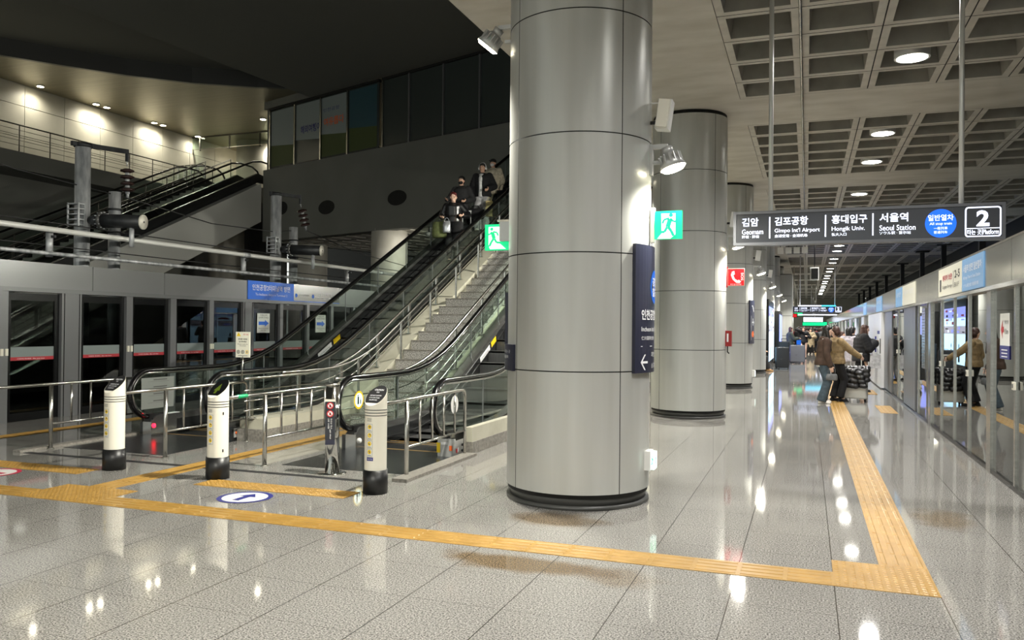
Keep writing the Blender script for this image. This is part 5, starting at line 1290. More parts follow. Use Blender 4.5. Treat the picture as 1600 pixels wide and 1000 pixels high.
# ------------------------------------------------------------------ big hanging sign
SY, SCL = 9.0, 9.0 / 7.4
def sgn_t(name, label, y, k, sc):
    sx = lambda x: x * sc; sz = lambda z: 1.6 + (z - 1.6) * sc
    t = thing(name, label, 'sign', (sx(0.43), y, sz(2.33)))
    q = MB(); x0, x1, z0, z1 = sx(-0.613), sx(1.471), sz(2.322), sz(2.618); e = 0.024 * sc
    q.box((x0, y - 0.07, z0), (x1, y + 0.07, z0 + e), 'sign_frame'); q.box((x0, y - 0.07, z1 - e), (x1, y + 0.07, z1), 'sign_frame'); q.box((x0, y - 0.07, z0 + e), (x0 + e, y + 0.07, z1 - e), 'sign_frame'); q.box((x1 - e, y - 0.07, z0 + e), (x1, y + 0.07, z1 - e), 'sign_frame'); part('frame', q, t)
    q = MB(); q.box((x0 + e, y - 0.055, z0 + e), (x1 - e, y + 0.055, z1 - e), 'sign_dark'); part('sign_face', q, t)
    for x in (-0.305, 1.168):
        q = MB(); q.cyl((sx(x), y), 0.02 * sc, z1, ZC, 'pole_bright', 14); q.cyl((sx(x), y), 0.05, ZC - 0.02, ZC - 0.002, 'steel', 14); part('hanging_pole', q, t)
    f = lambda u, v: Vector((sx(u), y - 0.0575, sz(v))); f2 = lambda u, v: f(u, v) + Vector((0, -0.0015, 0)); f3_ = lambda u, v: f(u, v) + Vector((0, -0.003, 0))
    q = MB(); W = 'lit_white'
    for (ko, en, cj, u, w1, w2, w3) in (('검암', 'Geomam', '黔岩 · 黔岩', -0.541, 0.138, 0.178, 0.145), ('김포공항', "Gimpo Int'l Airport", '金浦空港 · 金浦机场', -0.268, 0.27, 0.365, 0.265), ('홍대입구', 'Hongik Univ.', '弘大入口', 0.191, 0.275, 0.256, 0.115), ('서울역', 'Seoul Station', 'ソウル駅 · 首尔站', 0.56, 0.215, 0.27, 0.235)):
        txt(q, ko, f, u, 2.488, 0.074, W, w1, 0.02); txt(q, en, f, u, 2.418, 0.045, W, w2, 0.006); txt(q, cj, f, u, 2.385, 0.026, W, w3, 0.006)
    part('lettering', q, t)
    for u in (-0.309, 0.142, 0.51):
        q = MB(); q.quad(f(u - 0.005, 2.380), f(u + 0.005, 2.380), f(u + 0.005, 2.565), f(u - 0.005, 2.565), W); part('divider', q, t)
    q = MB(); cc = [f(1.013 + 0.114 * math.cos(2 * PI * k / 40), 2.464 + 0.116 * math.sin(2 * PI * k / 40)) for k in range(40)]; q.add(cc, [tuple(range(40))], 'lit_blue'); part('blue_disc', q, t)
    q = MB(); txt(q, '일반열차', f2, 1.013, 2.485, 0.05, W, 0.185, 0.01, 'c'); txt(q, 'All stop train', f2, 1.013, 2.445, 0.028, W, 0.16, 0, 'c'); txt(q, '一般列車', f2, 1.013, 2.412, 0.024, W, 0.10, 0, 'c'); txt(q, '普通列车', f2, 1.013, 2.380, 0.024, W, 0.10, 0, 'c'); part('disc_lettering', q, t)
    q = MB()
    def rrect(a, b1, c_, d, r_): 
        out = []
        for (cx, cy, s0) in ((c_ - r_, d - r_, 0), (a + r_, d - r_, 90), (a + r_, b1 + r_, 180), (c_ - r_, b1 + r_, 270)):
            for k in range(5): out.append((cx + r_ * math.cos(R(s0 + 22.5 * k)), cy + r_ * math.sin(R(s0 + 22.5 * k))))
        return out
    o_ = rrect(1.187, 2.345, 1.443, 2.588, 0.025); i_ = rrect(1.198, 2.356, 1.432, 2.577, 0.016); n = len(o_)
    q.add([f(*p) for p in o_] + [f(*p) for p in i_], [(k, (k + 1) % n, (k + 1) % n + n, k + n) for k in range(n)], W)
    q.quad(f(1.195, 2.412), f(1.435, 2.412), f(1.435, 2.418), f(1.195, 2.418), W); q.quad(f(1.307, 2.36), f(1.311, 2.36), f(1.311, 2.41), f(1.307, 2.41), W); part('number_box', q, t)
    q = MB(); txt(q, '2', f2, 1.314, 2.43, 0.128, W, 0.092, 0.035, 'c'); txt(q, '타는 곳', f2, 1.203, 2.364, 0.042, W, 0.10, 0.02); txt(q, 'Platform', f2, 1.314, 2.366, 0.038, W, 0.112, 0.02); part('number', q, t)
    return t
sgn_t('hanging_sign', 'large dark hanging sign to Seoul Station with a blue disc and platform number 2', SY, 1, SCL)
sgn_t('hanging_sign', 'small distant copy of the hanging platform sign, over the crowd', 45.4, 1, 1.16)
fs_t = bpy.data.objects['hanging_sign.001']
for z_, m_, xa, xb in ((2.80, 'lit_white', -0.45, 0.7), (2.80, 'lit_cyan', 0.7, 1.4), (2.33, 'lit_white', -0.45, 1.45)):
    q = MB(); q.box((xa, 45.3, z_ - 0.03), (xb, 45.36, z_ + 0.03), m_); part('lit_bar', q, fs_t)

# conduit under the coffers, hanging monitor, cable tray
t = thing('ceiling_conduit', 'thin steel conduit running under the coffers parallel to the platform', 'conduit', (-0.10, 10, 5.4)); q = MB(); q.tube([(-0.10, 2, ZC - 0.03), (-0.10, 47, ZC - 0.03)], 0.018, 'steel', 8); part('pipe', q, t)
t = thing('hanging_monitor', 'small black hanging monitor with a white frame in the distance', 'monitor', (0.15, 33, 3.4))
q = MB(); q.box((0.10, 32.96, 3.45), (0.42, 33.04, 3.95), 'white'); part('frame', q, t); q = MB(); q.box((0.135, 32.95, 3.5), (0.385, 32.96, 3.9), 'psd_black'); part('screen', q, t); q = MB(); q.cyl((0.26, 33.0), 0.02, 3.95, ZC, 'black', 8); part('pole', q, t)
t = thing('cable_box_rack', 'row of pale cable boxes with looping conduits near the far columns', 'cable boxes', (-0.9, 30.2, 4.2))
for k in range(4):
    q = MB(); q.box((-1.0 + 0.27 * k, 30.2, 4.25), (-0.8 + 0.27 * k, 30.3, 4.47), 'white'); part('box', q, t)
    q = MB(); q.tube([(-0.9 + 0.27 * k, 30.25, 4.47), (-0.9 + 0.27 * k, 30.25, 4.65), (-1.0 + 0.27 * k, 30.25, 4.8), (-1.25 + 0.2 * k, 30.25, 4.9)], 0.012, 'black', 6); part('conduit', q, t)
q = MB(); q.box((-1.3, 30.2, 4.88), (0.6, 30.3, 4.92), 'black'); q.box((-1.28, 30.2, 4.92), (-1.24, 30.24, ZC), 'black'); q.box((0.54, 30.2, 4.92), (0.58, 30.24, ZC), 'black'); part('tray', q, t)

# lit advertising screens along the columns
M['screen_sky'] = mat('screen_pale_blue', (170, 215, 245), 0.4, emit=1.3); M['screen_violet'] = mat('screen_violet', (120, 130, 215), 0.4, emit=1.1)
M['screen_grey'] = mat('screen_grey', (150, 150, 165), 0.4, emit=0.8); M['screen_wine'] = mat('screen_wine', (110, 45, 60), 0.4, emit=0.7)
t = thing('advertising_screen', 'tall lit advertising screen in a black frame by the fourth column', 'advertising screen', (-1.35, 33.7, 0))
q = MB(); q.box((-1.6, 32.5, 0.0), (-1.373, 37.4, 2.72), 'psd_black'); part('frame', q, t)
q = MB(); xs_ = -1.370
q.box((-1.373, 32.6, 0.32), (xs_, 37.3, 1.45), 'screen_sky'); q.box((-1.373, 32.6, 1.45), (xs_, 37.3, 1.75), 'screen_grey'); q.box((-1.373, 32.6, 1.75), (xs_, 37.3, 2.05), 'screen_sky'); q.box((-1.373, 32.6, 2.05), (xs_, 37.3, 2.45), 'screen_violet')
rnd = random.Random(3)
for k in range(26):
    y_ = rnd.uniform(32.7, 36.5); z_ = rnd.choice((1.5, 1.62, 1.8, 1.95, 2.1, 2.3)); q.box((xs_, y_, z_), (xs_ + 0.002, y_ + rnd.uniform(0.2, 0.7), z_ + rnd.uniform(0.04, 0.12)), rnd.choice(('lit_white', 'ink', 'screen_wine', 'screen_violet')))
for y_ in (33.9, 35.6): q.ball((xs_, y_, 1.0), (0.004, 0.09, 0.1), 'ink'); q.box((xs_, y_ - 0.2, 0.4), (xs_ + 0.003, y_ + 0.15, 0.85), 'ink')
part('display', q, t)
t = thing('advertising_screen', 'second lit advertising screen beyond the first, seen edge on', 'advertising screen', (-1.3, 41, 0))
q = MB(); q.box((-1.45, 39.2, 0.0), (-1.2, 43.6, 2.4), 'psd_black'); part('frame', q, t); q = MB(); q.box((-1.2, 39.4, 0.3), (-1.197, 43.4, 2.25), 'screen_violet'); part('display', q, t)
t = thing('lift_shaft', 'pale panelled lift block standing at the far end of the columns', 'lift', (-1.8, 48, 0))
for z0, z1 in ((0.05, 1.2), (1.2, 2.3), (2.3, 3.4), (3.4, 4.6)):
    q = MB(); q.box((-2.7, 47.5, z0 + 0.01), (-0.78, 50.5, z1 - 0.01), 'shaft'); part('panel', q, t)
q = MB(); q.box((-2.66, 47.54, 0), (-0.82, 50.46, 4.62), 'core'); part('core', q, t)
# clutter of lit signs at the far end
for k, (x0, x1, y, z0, z1, m, lab) in enumerate(((-0.55, 1.2, 68.2, 3.0, 3.35, 'lit_cyan', 'distant cyan lit board'), (-0.3, 1.3, 75.8, 2.2, 2.6, 'lit_white', 'distant white lit board'), (-0.9, -0.3, 60.6, 2.5, 2.9, 'green_lit', 'distant green exit sign'),
                                          (-0.4, 1.8, 83.4, 1.9, 2.25, 'green_lit', 'distant green strip sign over the crowd'), (-0.2, 1.4, 60.2, 2.75, 2.95, 'orange', 'distant orange lettered board'), (-0.95, -0.6, 53.0, 2.3, 2.5, 'red_lit', 'distant small red sign'))):
    t = thing('distant_sign', lab, 'sign', ((x0 + x1) / 2, y, z0)); q = MB(); q.box((x0, y, z0), (x1, y + 0.1, z1), m); part('lit_face', q, t); q = MB(); q.box((x0 - 0.04, y + 0.02, z0 - 0.04), (x1 + 0.04, y + 0.14, z1 + 0.04), 'psd_black'); q.cyl(((x0 + x1) / 2, y + 0.08), 0.03, z1, ZC, 'steel', 8); part('frame', q, t)

# ------------------------------------------------------------------ people
def cloth(name, rgb, rough=0.85): 
    if name not in M: M[name] = noise_tint(mat(name, rgb, rough), 14, tuple(max(0, int(c * 0.86)) for c in rgb), tuple(min(255, int(c * 1.08)) for c in rgb), detail=5, bump=0.15)
    return name
M['skin'] = mat('skin', (214, 170, 145), 0.5); M['skin_pale'] = mat('skin_pale', (226, 188, 166), 0.5)
M['hair_black'] = mat('hair_black', (22, 19, 19), 0.42); M['hair_brown'] = mat('hair_brown', (66, 42, 34), 0.45); M['hair_red'] = mat('hair_reddish', (96, 36, 34), 0.45)
M['lips'] = mat('lips', (170, 90, 85), 0.5); M['eye'] = mat('eye_dark', (20, 16, 15), 0.3)

def caps(q, p0, r0_, p1, r1_, n=12, m_='white'):
    q.tube([p0, p1], [r0_, r1_], m_, n); q.ball(p0, r0_, m_, n, 8); q.ball(p1, r1_, m_, n, 8)
def blob(name, q, voxel, parent, m_, smooth=3, label=None):
    q.mats = [M[m_]]; q.mi = [0] * len(q.f)
    me = q.mesh(name)
    o = bpy.data.objects.new(name, me); COL.objects.link(o)
    r_ = o.modifiers.new('r', 'REMESH'); r_.mode = 'VOXEL'; r_.voxel_size = voxel; r_.use_smooth_shade = True
    s_ = o.modifiers.new('s', 'SMOOTH'); s_.iterations = smooth; s_.factor = 0.5
    dg = bpy.context.evaluated_depsgraph_get()
    me2 = bpy.data.meshes.new_from_object(o.evaluated_get(dg))
    if not me2.materials: me2.materials.append(M[m_])
    for p in me2.polygons: p.use_smooth = True
    o.modifiers.clear(); o.data = me2; bpy.data.meshes.remove(me); o.parent = parent
    if label: o['label'] = label
    return o
def lpart(name, q, parent, label=None):
    me = q.mesh(name); o = bpy.data.objects.new(name, me); COL.objects.link(o); o.parent = parent
    if label: o['label'] = label
    return o
def ik(a, b_, l1, l2, pole):
    a, b_, pole = Vector(a), Vector(b_), Vector(pole)
    d = b_ - a; L_ = d.length
    if L_ > (l1 + l2) * 0.995: b_ = a + d * ((l1 + l2) * 0.995 / L_); d = b_ - a; L_ = d.length
    x = (l1 * l1 - l2 * l2 + L_ * L_) / (2 * L_); h = math.sqrt(max(l1 * l1 - x * x, 0))
    u = d.normalized(); p = (pole - u * pole.dot(u)).normalized()
    return a + u * x + p * h, b_

def person(label, loc, face, H=1.68, skin='skin', hair=('short', 'hair_black'), top=('jacket', 'c_black', 0.03, 0.86), inner=None, bottom=('trousers', 'c_black', 0.015), shoe='c_black',
           hands=((-0.24, 0.05, 0.86), (0.24, 0.05, 0.86)), feet=((-0.10, 0.0), (0.10, 0.04)), lean=(0.0, 0.0), head=(0, 0, 0), hat=None, mask=None, vox=0.013, hand_curl=0.6, group=None, seated=None, name='person'):
    """face: heading of the person in degrees, 0 = towards +y, -90 = towards +x"""
    s = H / 1.70
    t = thing(name, label, 'person', loc, group); t.rotation_euler = (0, 0, R(face)); t.scale = (s, s, s)
    lx, ly = lean; pz = 0.92 if not seated else seated
    dz = pz - 0.92
    def ctr(z):
        k = max(0, min(1, (z - 0.9) / 0.5)); return lx * k, ly * k
    def ring(z, rx, ry): c = ctr(z); return (c[0], c[1], z + dz, rx, ry)
    nk = Vector((lx, ly, 1.44 + dz)); hc = Vector((lx + head[1], ly + 0.02 + head[2], 1.585 + dz)); hy = R(head[0])
    fdir = Vector((math.sin(hy), math.cos(hy), 0)); sdir = Vector((math.cos(hy), -math.sin(hy), 0))
    hips = [Vector((sd * 0.09, 0, 0.90 + dz)) for sd in (-1, 1)]
    ank = [Vector((f_[0], f_[1], 0.085 + (f_[2] if len(f_) > 2 else 0))) for f_ in feet]
    knee = []
    for i in (0, 1):
        k_, a_ = ik(hips[i], ank[i], 0.43, 0.42, (0.05 * (2 * i - 1), 1, 0)); knee.append(k_); ank[i] = a_
    sho = [Vector((lx + sd * 0.175, ly, 1.375 + dz)) for sd in (-1, 1)]
    elb, wri = [], []
    for i in (0, 1):
        e_, w_ = ik(sho[i], hands[i], 0.29, 0.26, ((2 * i - 1) * 0.55, -0.8, -0.4)); elb.append(e_); wri.append(w_)
    # body
    q = MB()
    q.loft([ring(0.80, 0.10, 0.08), ring(0.86, 0.155, 0.105), ring(0.95, 0.155, 0.105), ring(1.08, 0.125, 0.09), ring(1.25, 0.15, 0.10), ring(1.36, 0.165, 0.085), ring(1.42, 0.10, 0.065), ring(1.46, 0.055, 0.055)], 'white', 16)
    caps(q, tuple(nk - Vector((0, 0.01, 0.04))), 0.052, tuple(hc - Vector((0, 0, 0.06))), 0.05)
    q.ball(hc + Vector((0, 0, 0.015)), (0.074, 0.086, 0.105), 'white', 16, 12)
    q.ball(hc + fdir * 0.022 - Vector((0, 0, 0.062)), (0.052, 0.055, 0.055), 'white', 14, 10)
    caps(q, tuple(hc + fdir * 0.082 + Vector((0, 0, 0.01))), 0.009, tuple(hc + fdir * 0.096 - Vector((0, 0, 0.022))), 0.014, 8)
    for sd in (-1, 1): q.ball(hc + sdir * 0.077 * sd - Vector((0, 0, 0.005)), (0.014, 0.02, 0.03), 'white', 8, 6)
    for i in (0, 1):
        caps(q, sho[i], 0.052, elb[i], 0.040); caps(q, elb[i], 0.040, wri[i], 0.027)
        caps(q, hips[i], 0.085, knee[i], 0.056); caps(q, knee[i], 0.055, ank[i], 0.036); caps(q, ank[i], 0.036, ank[i] + Vector((0, 0.13, -0.05)), 0.03)
        d = (wri[i] - elb[i]).normalized(); sd = 2 * i - 1
        side = Vector((0, 1, 0)); side = (side - d * side.dot(d)).normalized()
        nrm = d.cross(side).normalized()
        if nrm.x * sd > 0: nrm = -nrm     # palm towards the body
        caps(q, wri[i], 0.026, wri[i] + d * 0.035, 0.026)
        pc = wri[i] + d * 0.065
        q.obox(pc, side * 0.038, d * 0.04, nrm * 0.014, 'white')
        for k in range(4):
            b0 = pc + d * 0.035 + side * (0.029 - 0.0195 * k); L_ = (0.036, 0.042, 0.039, 0.03)[k]
            d1 = (d + nrm * hand_curl * 0.5).normalized(); m1 = b0 + d1 * L_; d2 = (d + nrm * hand_curl * 1.8).normalized(); m2 = m1 + d2 * L_ * 0.8
            caps(q, b0, 0.0095, m1, 0.009, 8); caps(q, m1, 0.009, m2, 0.0075, 8)
        tb = pc - d * 0.02 + side * 0.036; td = (d * 0.6 + side * 0.7 + nrm * 0.4).normalized(); caps(q, tb, 0.012, tb + td * 0.035, 0.010, 8); caps(q, tb + td * 0.035, 0.010, tb + td * 0.035 + (d + nrm * 0.6).normalized() * 0.028, 0.008, 8)
    body = blob('body', q, vox * 0.75, t, skin, 2)
    # face
    q = MB()
    for sd in (-1, 1):
        q.ball(hc + fdir * 0.079 + sdir * 0.030 * sd + Vector((0, 0, 0.018)), (0.011, 0.009, 0.006), 'eye', 10, 6)
        q.obox(hc + fdir * 0.084 + sdir * 0.030 * sd + Vector((0, 0, 0.038)), sdir * 0.014, fdir * 0.004, Vector((0, 0, 0.003)), 'eye')
    if not mask: q.ball(hc + fdir * 0.076 - Vector((0, 0, 0.058)), (0.020, 0.012, 0.006), 'lips', 10, 6)
    lpart('eyes_and_mouth', q, t)
    if mask:
        q = MB(); q.ball(hc + fdir * 0.048 - Vector((0, 0, 0.045)), (0.058, 0.058, 0.05), mask, 14, 10); lpart('face_mask', q, t)
    # hair
    q = MB(); hb = -fdir
    kind, hm = hair
    q.ball(hc + hb * 0.022 + Vector((0, 0, 0.045)), (0.088, 0.094, 0.095), 'white', 18, 12)
    q.ball(hc + hb * 0.04 - Vector((0, 0, 0.01)), (0.083, 0.07, 0.09), 'white', 16, 10)
    q.ball(hc + fdir * 0.045 + Vector((0, 0, 0.075)), (0.066, 0.04, 0.035), 'white', 14, 8)
    if kind == 'long':
        for sd in (-1, 1): caps(q, hc + sdir * 0.066 * sd + hb * 0.012, 0.034, hc + sdir * 0.085 * sd - Vector((0, 0, 0.30)) + fdir * 0.03, 0.040); caps(q, hc + sdir * 0.085 * sd - Vector((0, 0, 0.30)) + fdir * 0.03, 0.040, hc + sdir * 0.07 * sd - Vector((0, 0, 0.42)) + fdir * 0.06, 0.02)
        caps(q, hc + hb * 0.05, 0.07, hc + hb * 0.10 - Vector((0, 0, 0.26)), 0.075); caps(q, hc + hb * 0.10 - Vector((0, 0, 0.26)), 0.07, hc + hb * 0.09 - Vector((0, 0, 0.38)), 0.03)
    elif kind == 'bob':
        for sd in (-1, 1): caps(q, hc + sdir * 0.07 * sd + hb * 0.01, 0.03, hc + sdir * 0.075 * sd - Vector((0, 0, 0.10)), 0.028)
        caps(q, hc + hb * 0.05, 0.065, hc + hb * 0.055 - Vector((0, 0, 0.10)), 0.055)
    blob('hair', q, vox * 0.8, t, hm, 2)
    if hat:
        q = MB(); q.ball(hc + Vector((0, 0, 0.06)) + hb * 0.01, (0.093, 0.1, 0.075), hat, 18, 10); q.obox(hc + fdir * 0.115 + Vector((0, 0, 0.06)), sdir * 0.06, fdir * 0.045, Vector((0, 0, 0.005)), hat); lpart('cap', q, t)
    # lower clothes
    kb, mb_, tb_ = bottom
    q = MB()
    if kb in ('trousers', 'wide'):
        q.loft([ring(0.80, 0.12 + tb_, 0.09 + tb_), ring(0.86, 0.16 + tb_, 0.11 + tb_), ring(0.96, 0.155 + tb_, 0.108 + tb_), ring(1.06, 0.135 + tb_, 0.10 + tb_)], 'white', 18)
        w = 0.045 if kb == 'wide' else 0.012
        for i in (0, 1): caps(q, hips[i], 0.088 + tb_, knee[i], 0.066 + tb_ + w * 0.4); q.ball(knee[i], 0.066 + tb_ + w * 0.4, 'white'); q.tube([knee[i], ank[i] + Vector((0, 0, -0.035 if kb == 'wide' else 0.01))], [0.062 + tb_ + w * 0.4, 0.048 + tb_ + w], 'white', 14)
    elif kb == 'shorts':
        q.loft([ring(0.62, 0.185, 0.15), ring(0.80, 0.17, 0.125), ring(0.96, 0.165, 0.118), ring(1.06, 0.14, 0.10)], 'white', 18)
    elif kb == 'skirt':
        q.loft([ring(0.35, 0.20, 0.17), ring(0.6, 0.185, 0.15), ring(0.86, 0.165, 0.12), ring(1.06, 0.14, 0.10)], 'white', 18)
    blob('trousers' if kb in ('trousers', 'wide') else kb, q, vox, t, mb_, 3)
    for i in (0, 1):
        q = MB(); a = ank[i]; caps(q, a + Vector((0, -0.025, -0.045)), 0.042, a + Vector((0, 0.09, -0.05)), 0.043); caps(q, a + Vector((0, 0.09, -0.05)), 0.043, a + Vector((0.0, 0.16, -0.055)), 0.032); caps(q, a, 0.042, a + Vector((0, 0.0, -0.04)), 0.042)
        zf = a.z - 0.085
        q.v = [(v[0], v[1], max(v[2], zf)) for v in q.v]
        q.obox(a + Vector((0, 0.065, -0.077)), (0.045, 0, 0), (0, 0.135, 0), (0, 0, 0.0078), 'white')
        blob('shoe', q, vox * 0.8, t, shoe, 2)
    # inner shirt
    if inner:
        q = MB(); z0 = inner[1]
        zz = [z0 + (1.42 - z0) * k / 5 for k in range(6)]
        q.loft([ring(z, 0.15 if z > 0.95 else 0.165, 0.118) for z in zz] + [ring(1.445, 0.07, 0.07)], 'white', 18); blob('shirt', q, vox, t, inner[0], 2)
    # upper clothes
    kt, mt_, tt, hem = top
    q = MB(); puff = kt == 'puffer'; n = 14; rings = []
    for k in range(n + 1):
        z = hem + (1.37 - hem) * k / n
        rx = 0.165 if z < 0.98 else (0.145 if z < 1.12 else 0.158); ry = 0.118 if z < 0.98 else (0.105 if z < 1.12 else 0.115)
        wv = (0.012 * (1 - abs(math.sin(PI * (z - hem) / 0.105))) * -1 + 0.006) if puff else 0
        flare = 0.012 * (1 - k / n)
        rings.append(ring(z, rx + tt + wv + flare, ry + tt + wv + flare))
    rings += [ring(1.42, 0.12 + tt * 0.5, 0.085 + tt * 0.5), ring(1.465, 0.062 + tt * 0.35, 0.062 + tt * 0.35)]
    q.loft(rings, 'white', 20)
    for i in (0, 1):
        a, b1, c_ = sho[i], elb[i], wri[i]
        if puff:
            for (p0, p1, r_a, r_b) in ((a, b1, 0.062, 0.055), (b1, c_, 0.055, 0.042)):
                for k in range(5): p = p0 + (p1 - p0) * (k / 4.0); rr2 = (r_a + (r_b - r_a) * k / 4) + tt * 0.75; q.ball(p, rr2, 'white', 12, 8)
                q.tube([p0, p1], [r_a + tt * 0.45, r_b + tt * 0.45], 'white', 12)
        else: caps(q, a, 0.058 + tt * 0.7, b1, 0.048 + tt * 0.7); caps(q, b1, 0.048 + tt * 0.7, c_, 0.034 + tt * 0.7)
    if kt in ('hoodie', 'puffer_hood', 'puffer') and tt > 0.02:
        bk = Vector((0, -1, 0)); caps(q, nk + bk * 0.07 + Vector((-0.06, 0, -0.01)), 0.05, nk + bk * 0.07 + Vector((0.06, 0, -0.01)), 0.05); q.ball(nk + bk * 0.09 - Vector((0, 0, 0.05)), (0.09, 0.05, 0.07), 'white', 12, 8)
    pn = {'puffer': 'padded_jacket', 'hoodie': 'hooded_jacket', 'sweater': 'sweater', 'coat': 'coat', 'jacket': 'jacket'}.get(kt, 'jacket')
    blob(pn, q, vox, t, mt_, 3 if not puff else 2)
    return t
def world_of(t, p):
    return t.matrix_basis @ Vector(p)

cloth('c_black', (34, 34, 36)); cloth('c_softblack', (24, 24, 26)); cloth('c_brown', (72, 54, 44)); cloth('c_tan', (150, 128, 92)); cloth('c_beige', (176, 160, 130)); cloth('c_white', (226, 226, 226)); cloth('c_jeans', (66, 80, 90)); cloth('c_navyjeans', (48, 58, 84))
cloth('c_grey', (104, 106, 108)); cloth('c_lightgrey', (188, 188, 190)); cloth('c_green', (58, 66, 58)); cloth('c_sand', (186, 176, 156)); cloth('c_shoe_white', (220, 216, 208)); cloth('c_tanboot', (170, 130, 80)); cloth('c_red', (150, 40, 45)); cloth('c_lilac', (176, 170, 178))
M['c_gloss_black'] = mat('shiny_black_nylon', (22, 22, 24), 0.28)

# the couple on the guide strip
person('person with long black hair in a brown hooded jacket, white top and wide jeans', (0.31, 18.72, 0), -82, 1.66, 'skin_pale', ('long', 'hair_black'), ('hoodie', 'c_brown', 0.035, 0.84), ('c_white', 0.80), ('wide', 'c_jeans', 0.012), 'c_shoe_white',
       hands=((-0.2, 0.16, 0.86), (0.2, 0.14, 0.84)), feet=((-0.09, 0.02), (0.10, -0.03)), lean=(0.0, 0.06), head=(10, 0, 0.04))
pA = person('person in a loose tan sweater and black trousers, holding the silver suitcase', (0.62, 19.3, 0), -60, 1.64, 'skin_pale', ('short', 'hair_brown'), ('sweater', 'c_tan', 0.045, 0.86), None, ('trousers', 'c_softblack', 0.02), 'c_softblack',
       hands=((-0.22, 0.1, 0.88), (0.2, 0.46, 1.02)), feet=((-0.10, -0.03), (0.11, 0.02)), lean=(-0.02, 0.0), head=(-110, -0.03, -0.03))
# small grey handbag
def bag(name, label, c, w, d, h, m, strap, strap_m=None, rot=0, puff=True, cat='bag'):
    t = thing(name, label, cat, c); t.rotation_euler = (0, 0, R(rot))
    q = MB(); q.loft([(0, 0, 0, w * 0.42, d * 0.42), (0, 0, h * 0.12, w * 0.5, d * 0.5), (0, 0, h * 0.6, w * 0.5, d * 0.48), (0, 0, h * 0.95, w * 0.44, d * 0.3), (0, 0, h, w * 0.4, d * 0.2)], m, 20)
    if not puff:
        q = MB(); q.prism([(-w / 2, 0), (w / 2, 0), (w / 2 * 0.96, h), (-w / 2 * 0.96, h)], 'y', -d / 2, d / 2, m)
    lpart('bag_body', q, t)
    q = MB(); n = 12; q.tube([(math.cos(PI * k / n) * w * 0.3, 0, h * 0.9 + math.sin(PI * k / n) * strap) for k in range(n + 1)], 0.007, strap_m or m, 8); lpart('strap', q, t)
    return t
bag('handbag', 'small grey handbag hanging from the hand of the person in the brown jacket', (0.50, 18.57, 0.50), 0.24, 0.09, 0.14, 'c_grey', 0.26, rot=10)

def suitcase(label, c, w, d, h, m, rot=0, handle=0.0, hm='white', trim='plinth', ribs=0):
    t = thing('suitcase', label, 'suitcase', c); t.rotation_euler = (0, 0, R(rot))
    def rr(wd, dp, r_):
        out = []
        for (cx, cy, s0) in ((wd / 2 - r_, dp / 2 - r_, 0), (-wd / 2 + r_, dp / 2 - r_, 90), (-wd / 2 + r_, -dp / 2 + r_, 180), (wd / 2 - r_, -dp / 2 + r_, 270)):
            for k in range(5): out.append((cx + r_ * math.cos(R(s0 + 22.5 * k)), cy + r_ * math.sin(R(s0 + 22.5 * k))))
        return out
    q = MB(); base = rr(w, d, 0.05); n = len(base); vs = []; lv = [(0.06, 0.9), (0.085, 1.0), (h - 0.03, 1.0), (h, 0.92)]
    for z, k in lv: vs += [(x * k, y * k, z) for x, y in base]
    fs = [tuple(range(n))[::-1], tuple(3 * n + k for k in range(n))]
    for l in range(3):
        for k in range(n): fs.append((l * n + k, l * n + (k + 1) % n, (l + 1) * n + (k + 1) % n, (l + 1) * n + k))
    q.add(vs, fs, m); lpart('shell', q, t)
    q = MB()
    for (x, y) in ((-w / 2 + 0.05, -d / 2 + 0.05), (w / 2 - 0.05, -d / 2 + 0.05), (-w / 2 + 0.05, d / 2 - 0.05), (w / 2 - 0.05, d / 2 - 0.05)):
        q = MB(); q.tube([(x - 0.014, y, 0.03), (x + 0.014, y, 0.03)], 0.03, 'black', 14); q.box((x - 0.02, y - 0.02, 0.03), (x + 0.02, y + 0.02, 0.075), 'black'); lpart('wheel', q, t)
    q = MB(); q.tube([(x * 1.003, y * 1.003, h * 0.5) for x, y in base] , 0.004, trim, 6); q = MB()
    q.box((-w / 2 - 0.003, -0.008, 0.08), (w / 2 + 0.003, 0.008, h + 0.002), trim); lpart('zip_line', q, t)
    if handle:
        q = MB(); q.box((-0.12, d * 0.35, h - 0.02), (-0.10, d * 0.35 + 0.02, h + handle), hm); q.box((0.10, d * 0.35, h - 0.02), (0.12, d * 0.35 + 0.02, h + handle), hm); q.box((-0.13, d * 0.35 - 0.005, h + handle), (0.13, d * 0.35 + 0.025, h + handle + 0.03), hm); lpart('pull_handle', q, t)
    q = MB(); q.tube([(-0.07, 0, h), (-0.06, 0, h + 0.025), (0.06, 0, h + 0.025), (0.07, 0, h)], 0.009, 'black', 8); lpart('carry_handle', q, t)
    q = MB(); q.box((-w * 0.15, -d / 2 - 0.002, h * 0.45), (-w * 0.02, -d / 2 + 0.001, h * 0.47), trim); lpart('badge', q, t)
    return t
M['silver_case'] = mat('silver_shell', (205, 204, 198), 0.35, 0.3); M['case_black'] = mat('black_shell', (30, 31, 33), 0.4); M['case_grey'] = mat('grey_shell', (96, 98, 106), 0.4)
suitcase('silver suitcase with a pale pull handle and a black padded jacket thrown over it', (1.02, 19.55, 0), 0.50, 0.28, 0.68, 'silver_case', -8, 0.36, 'white')
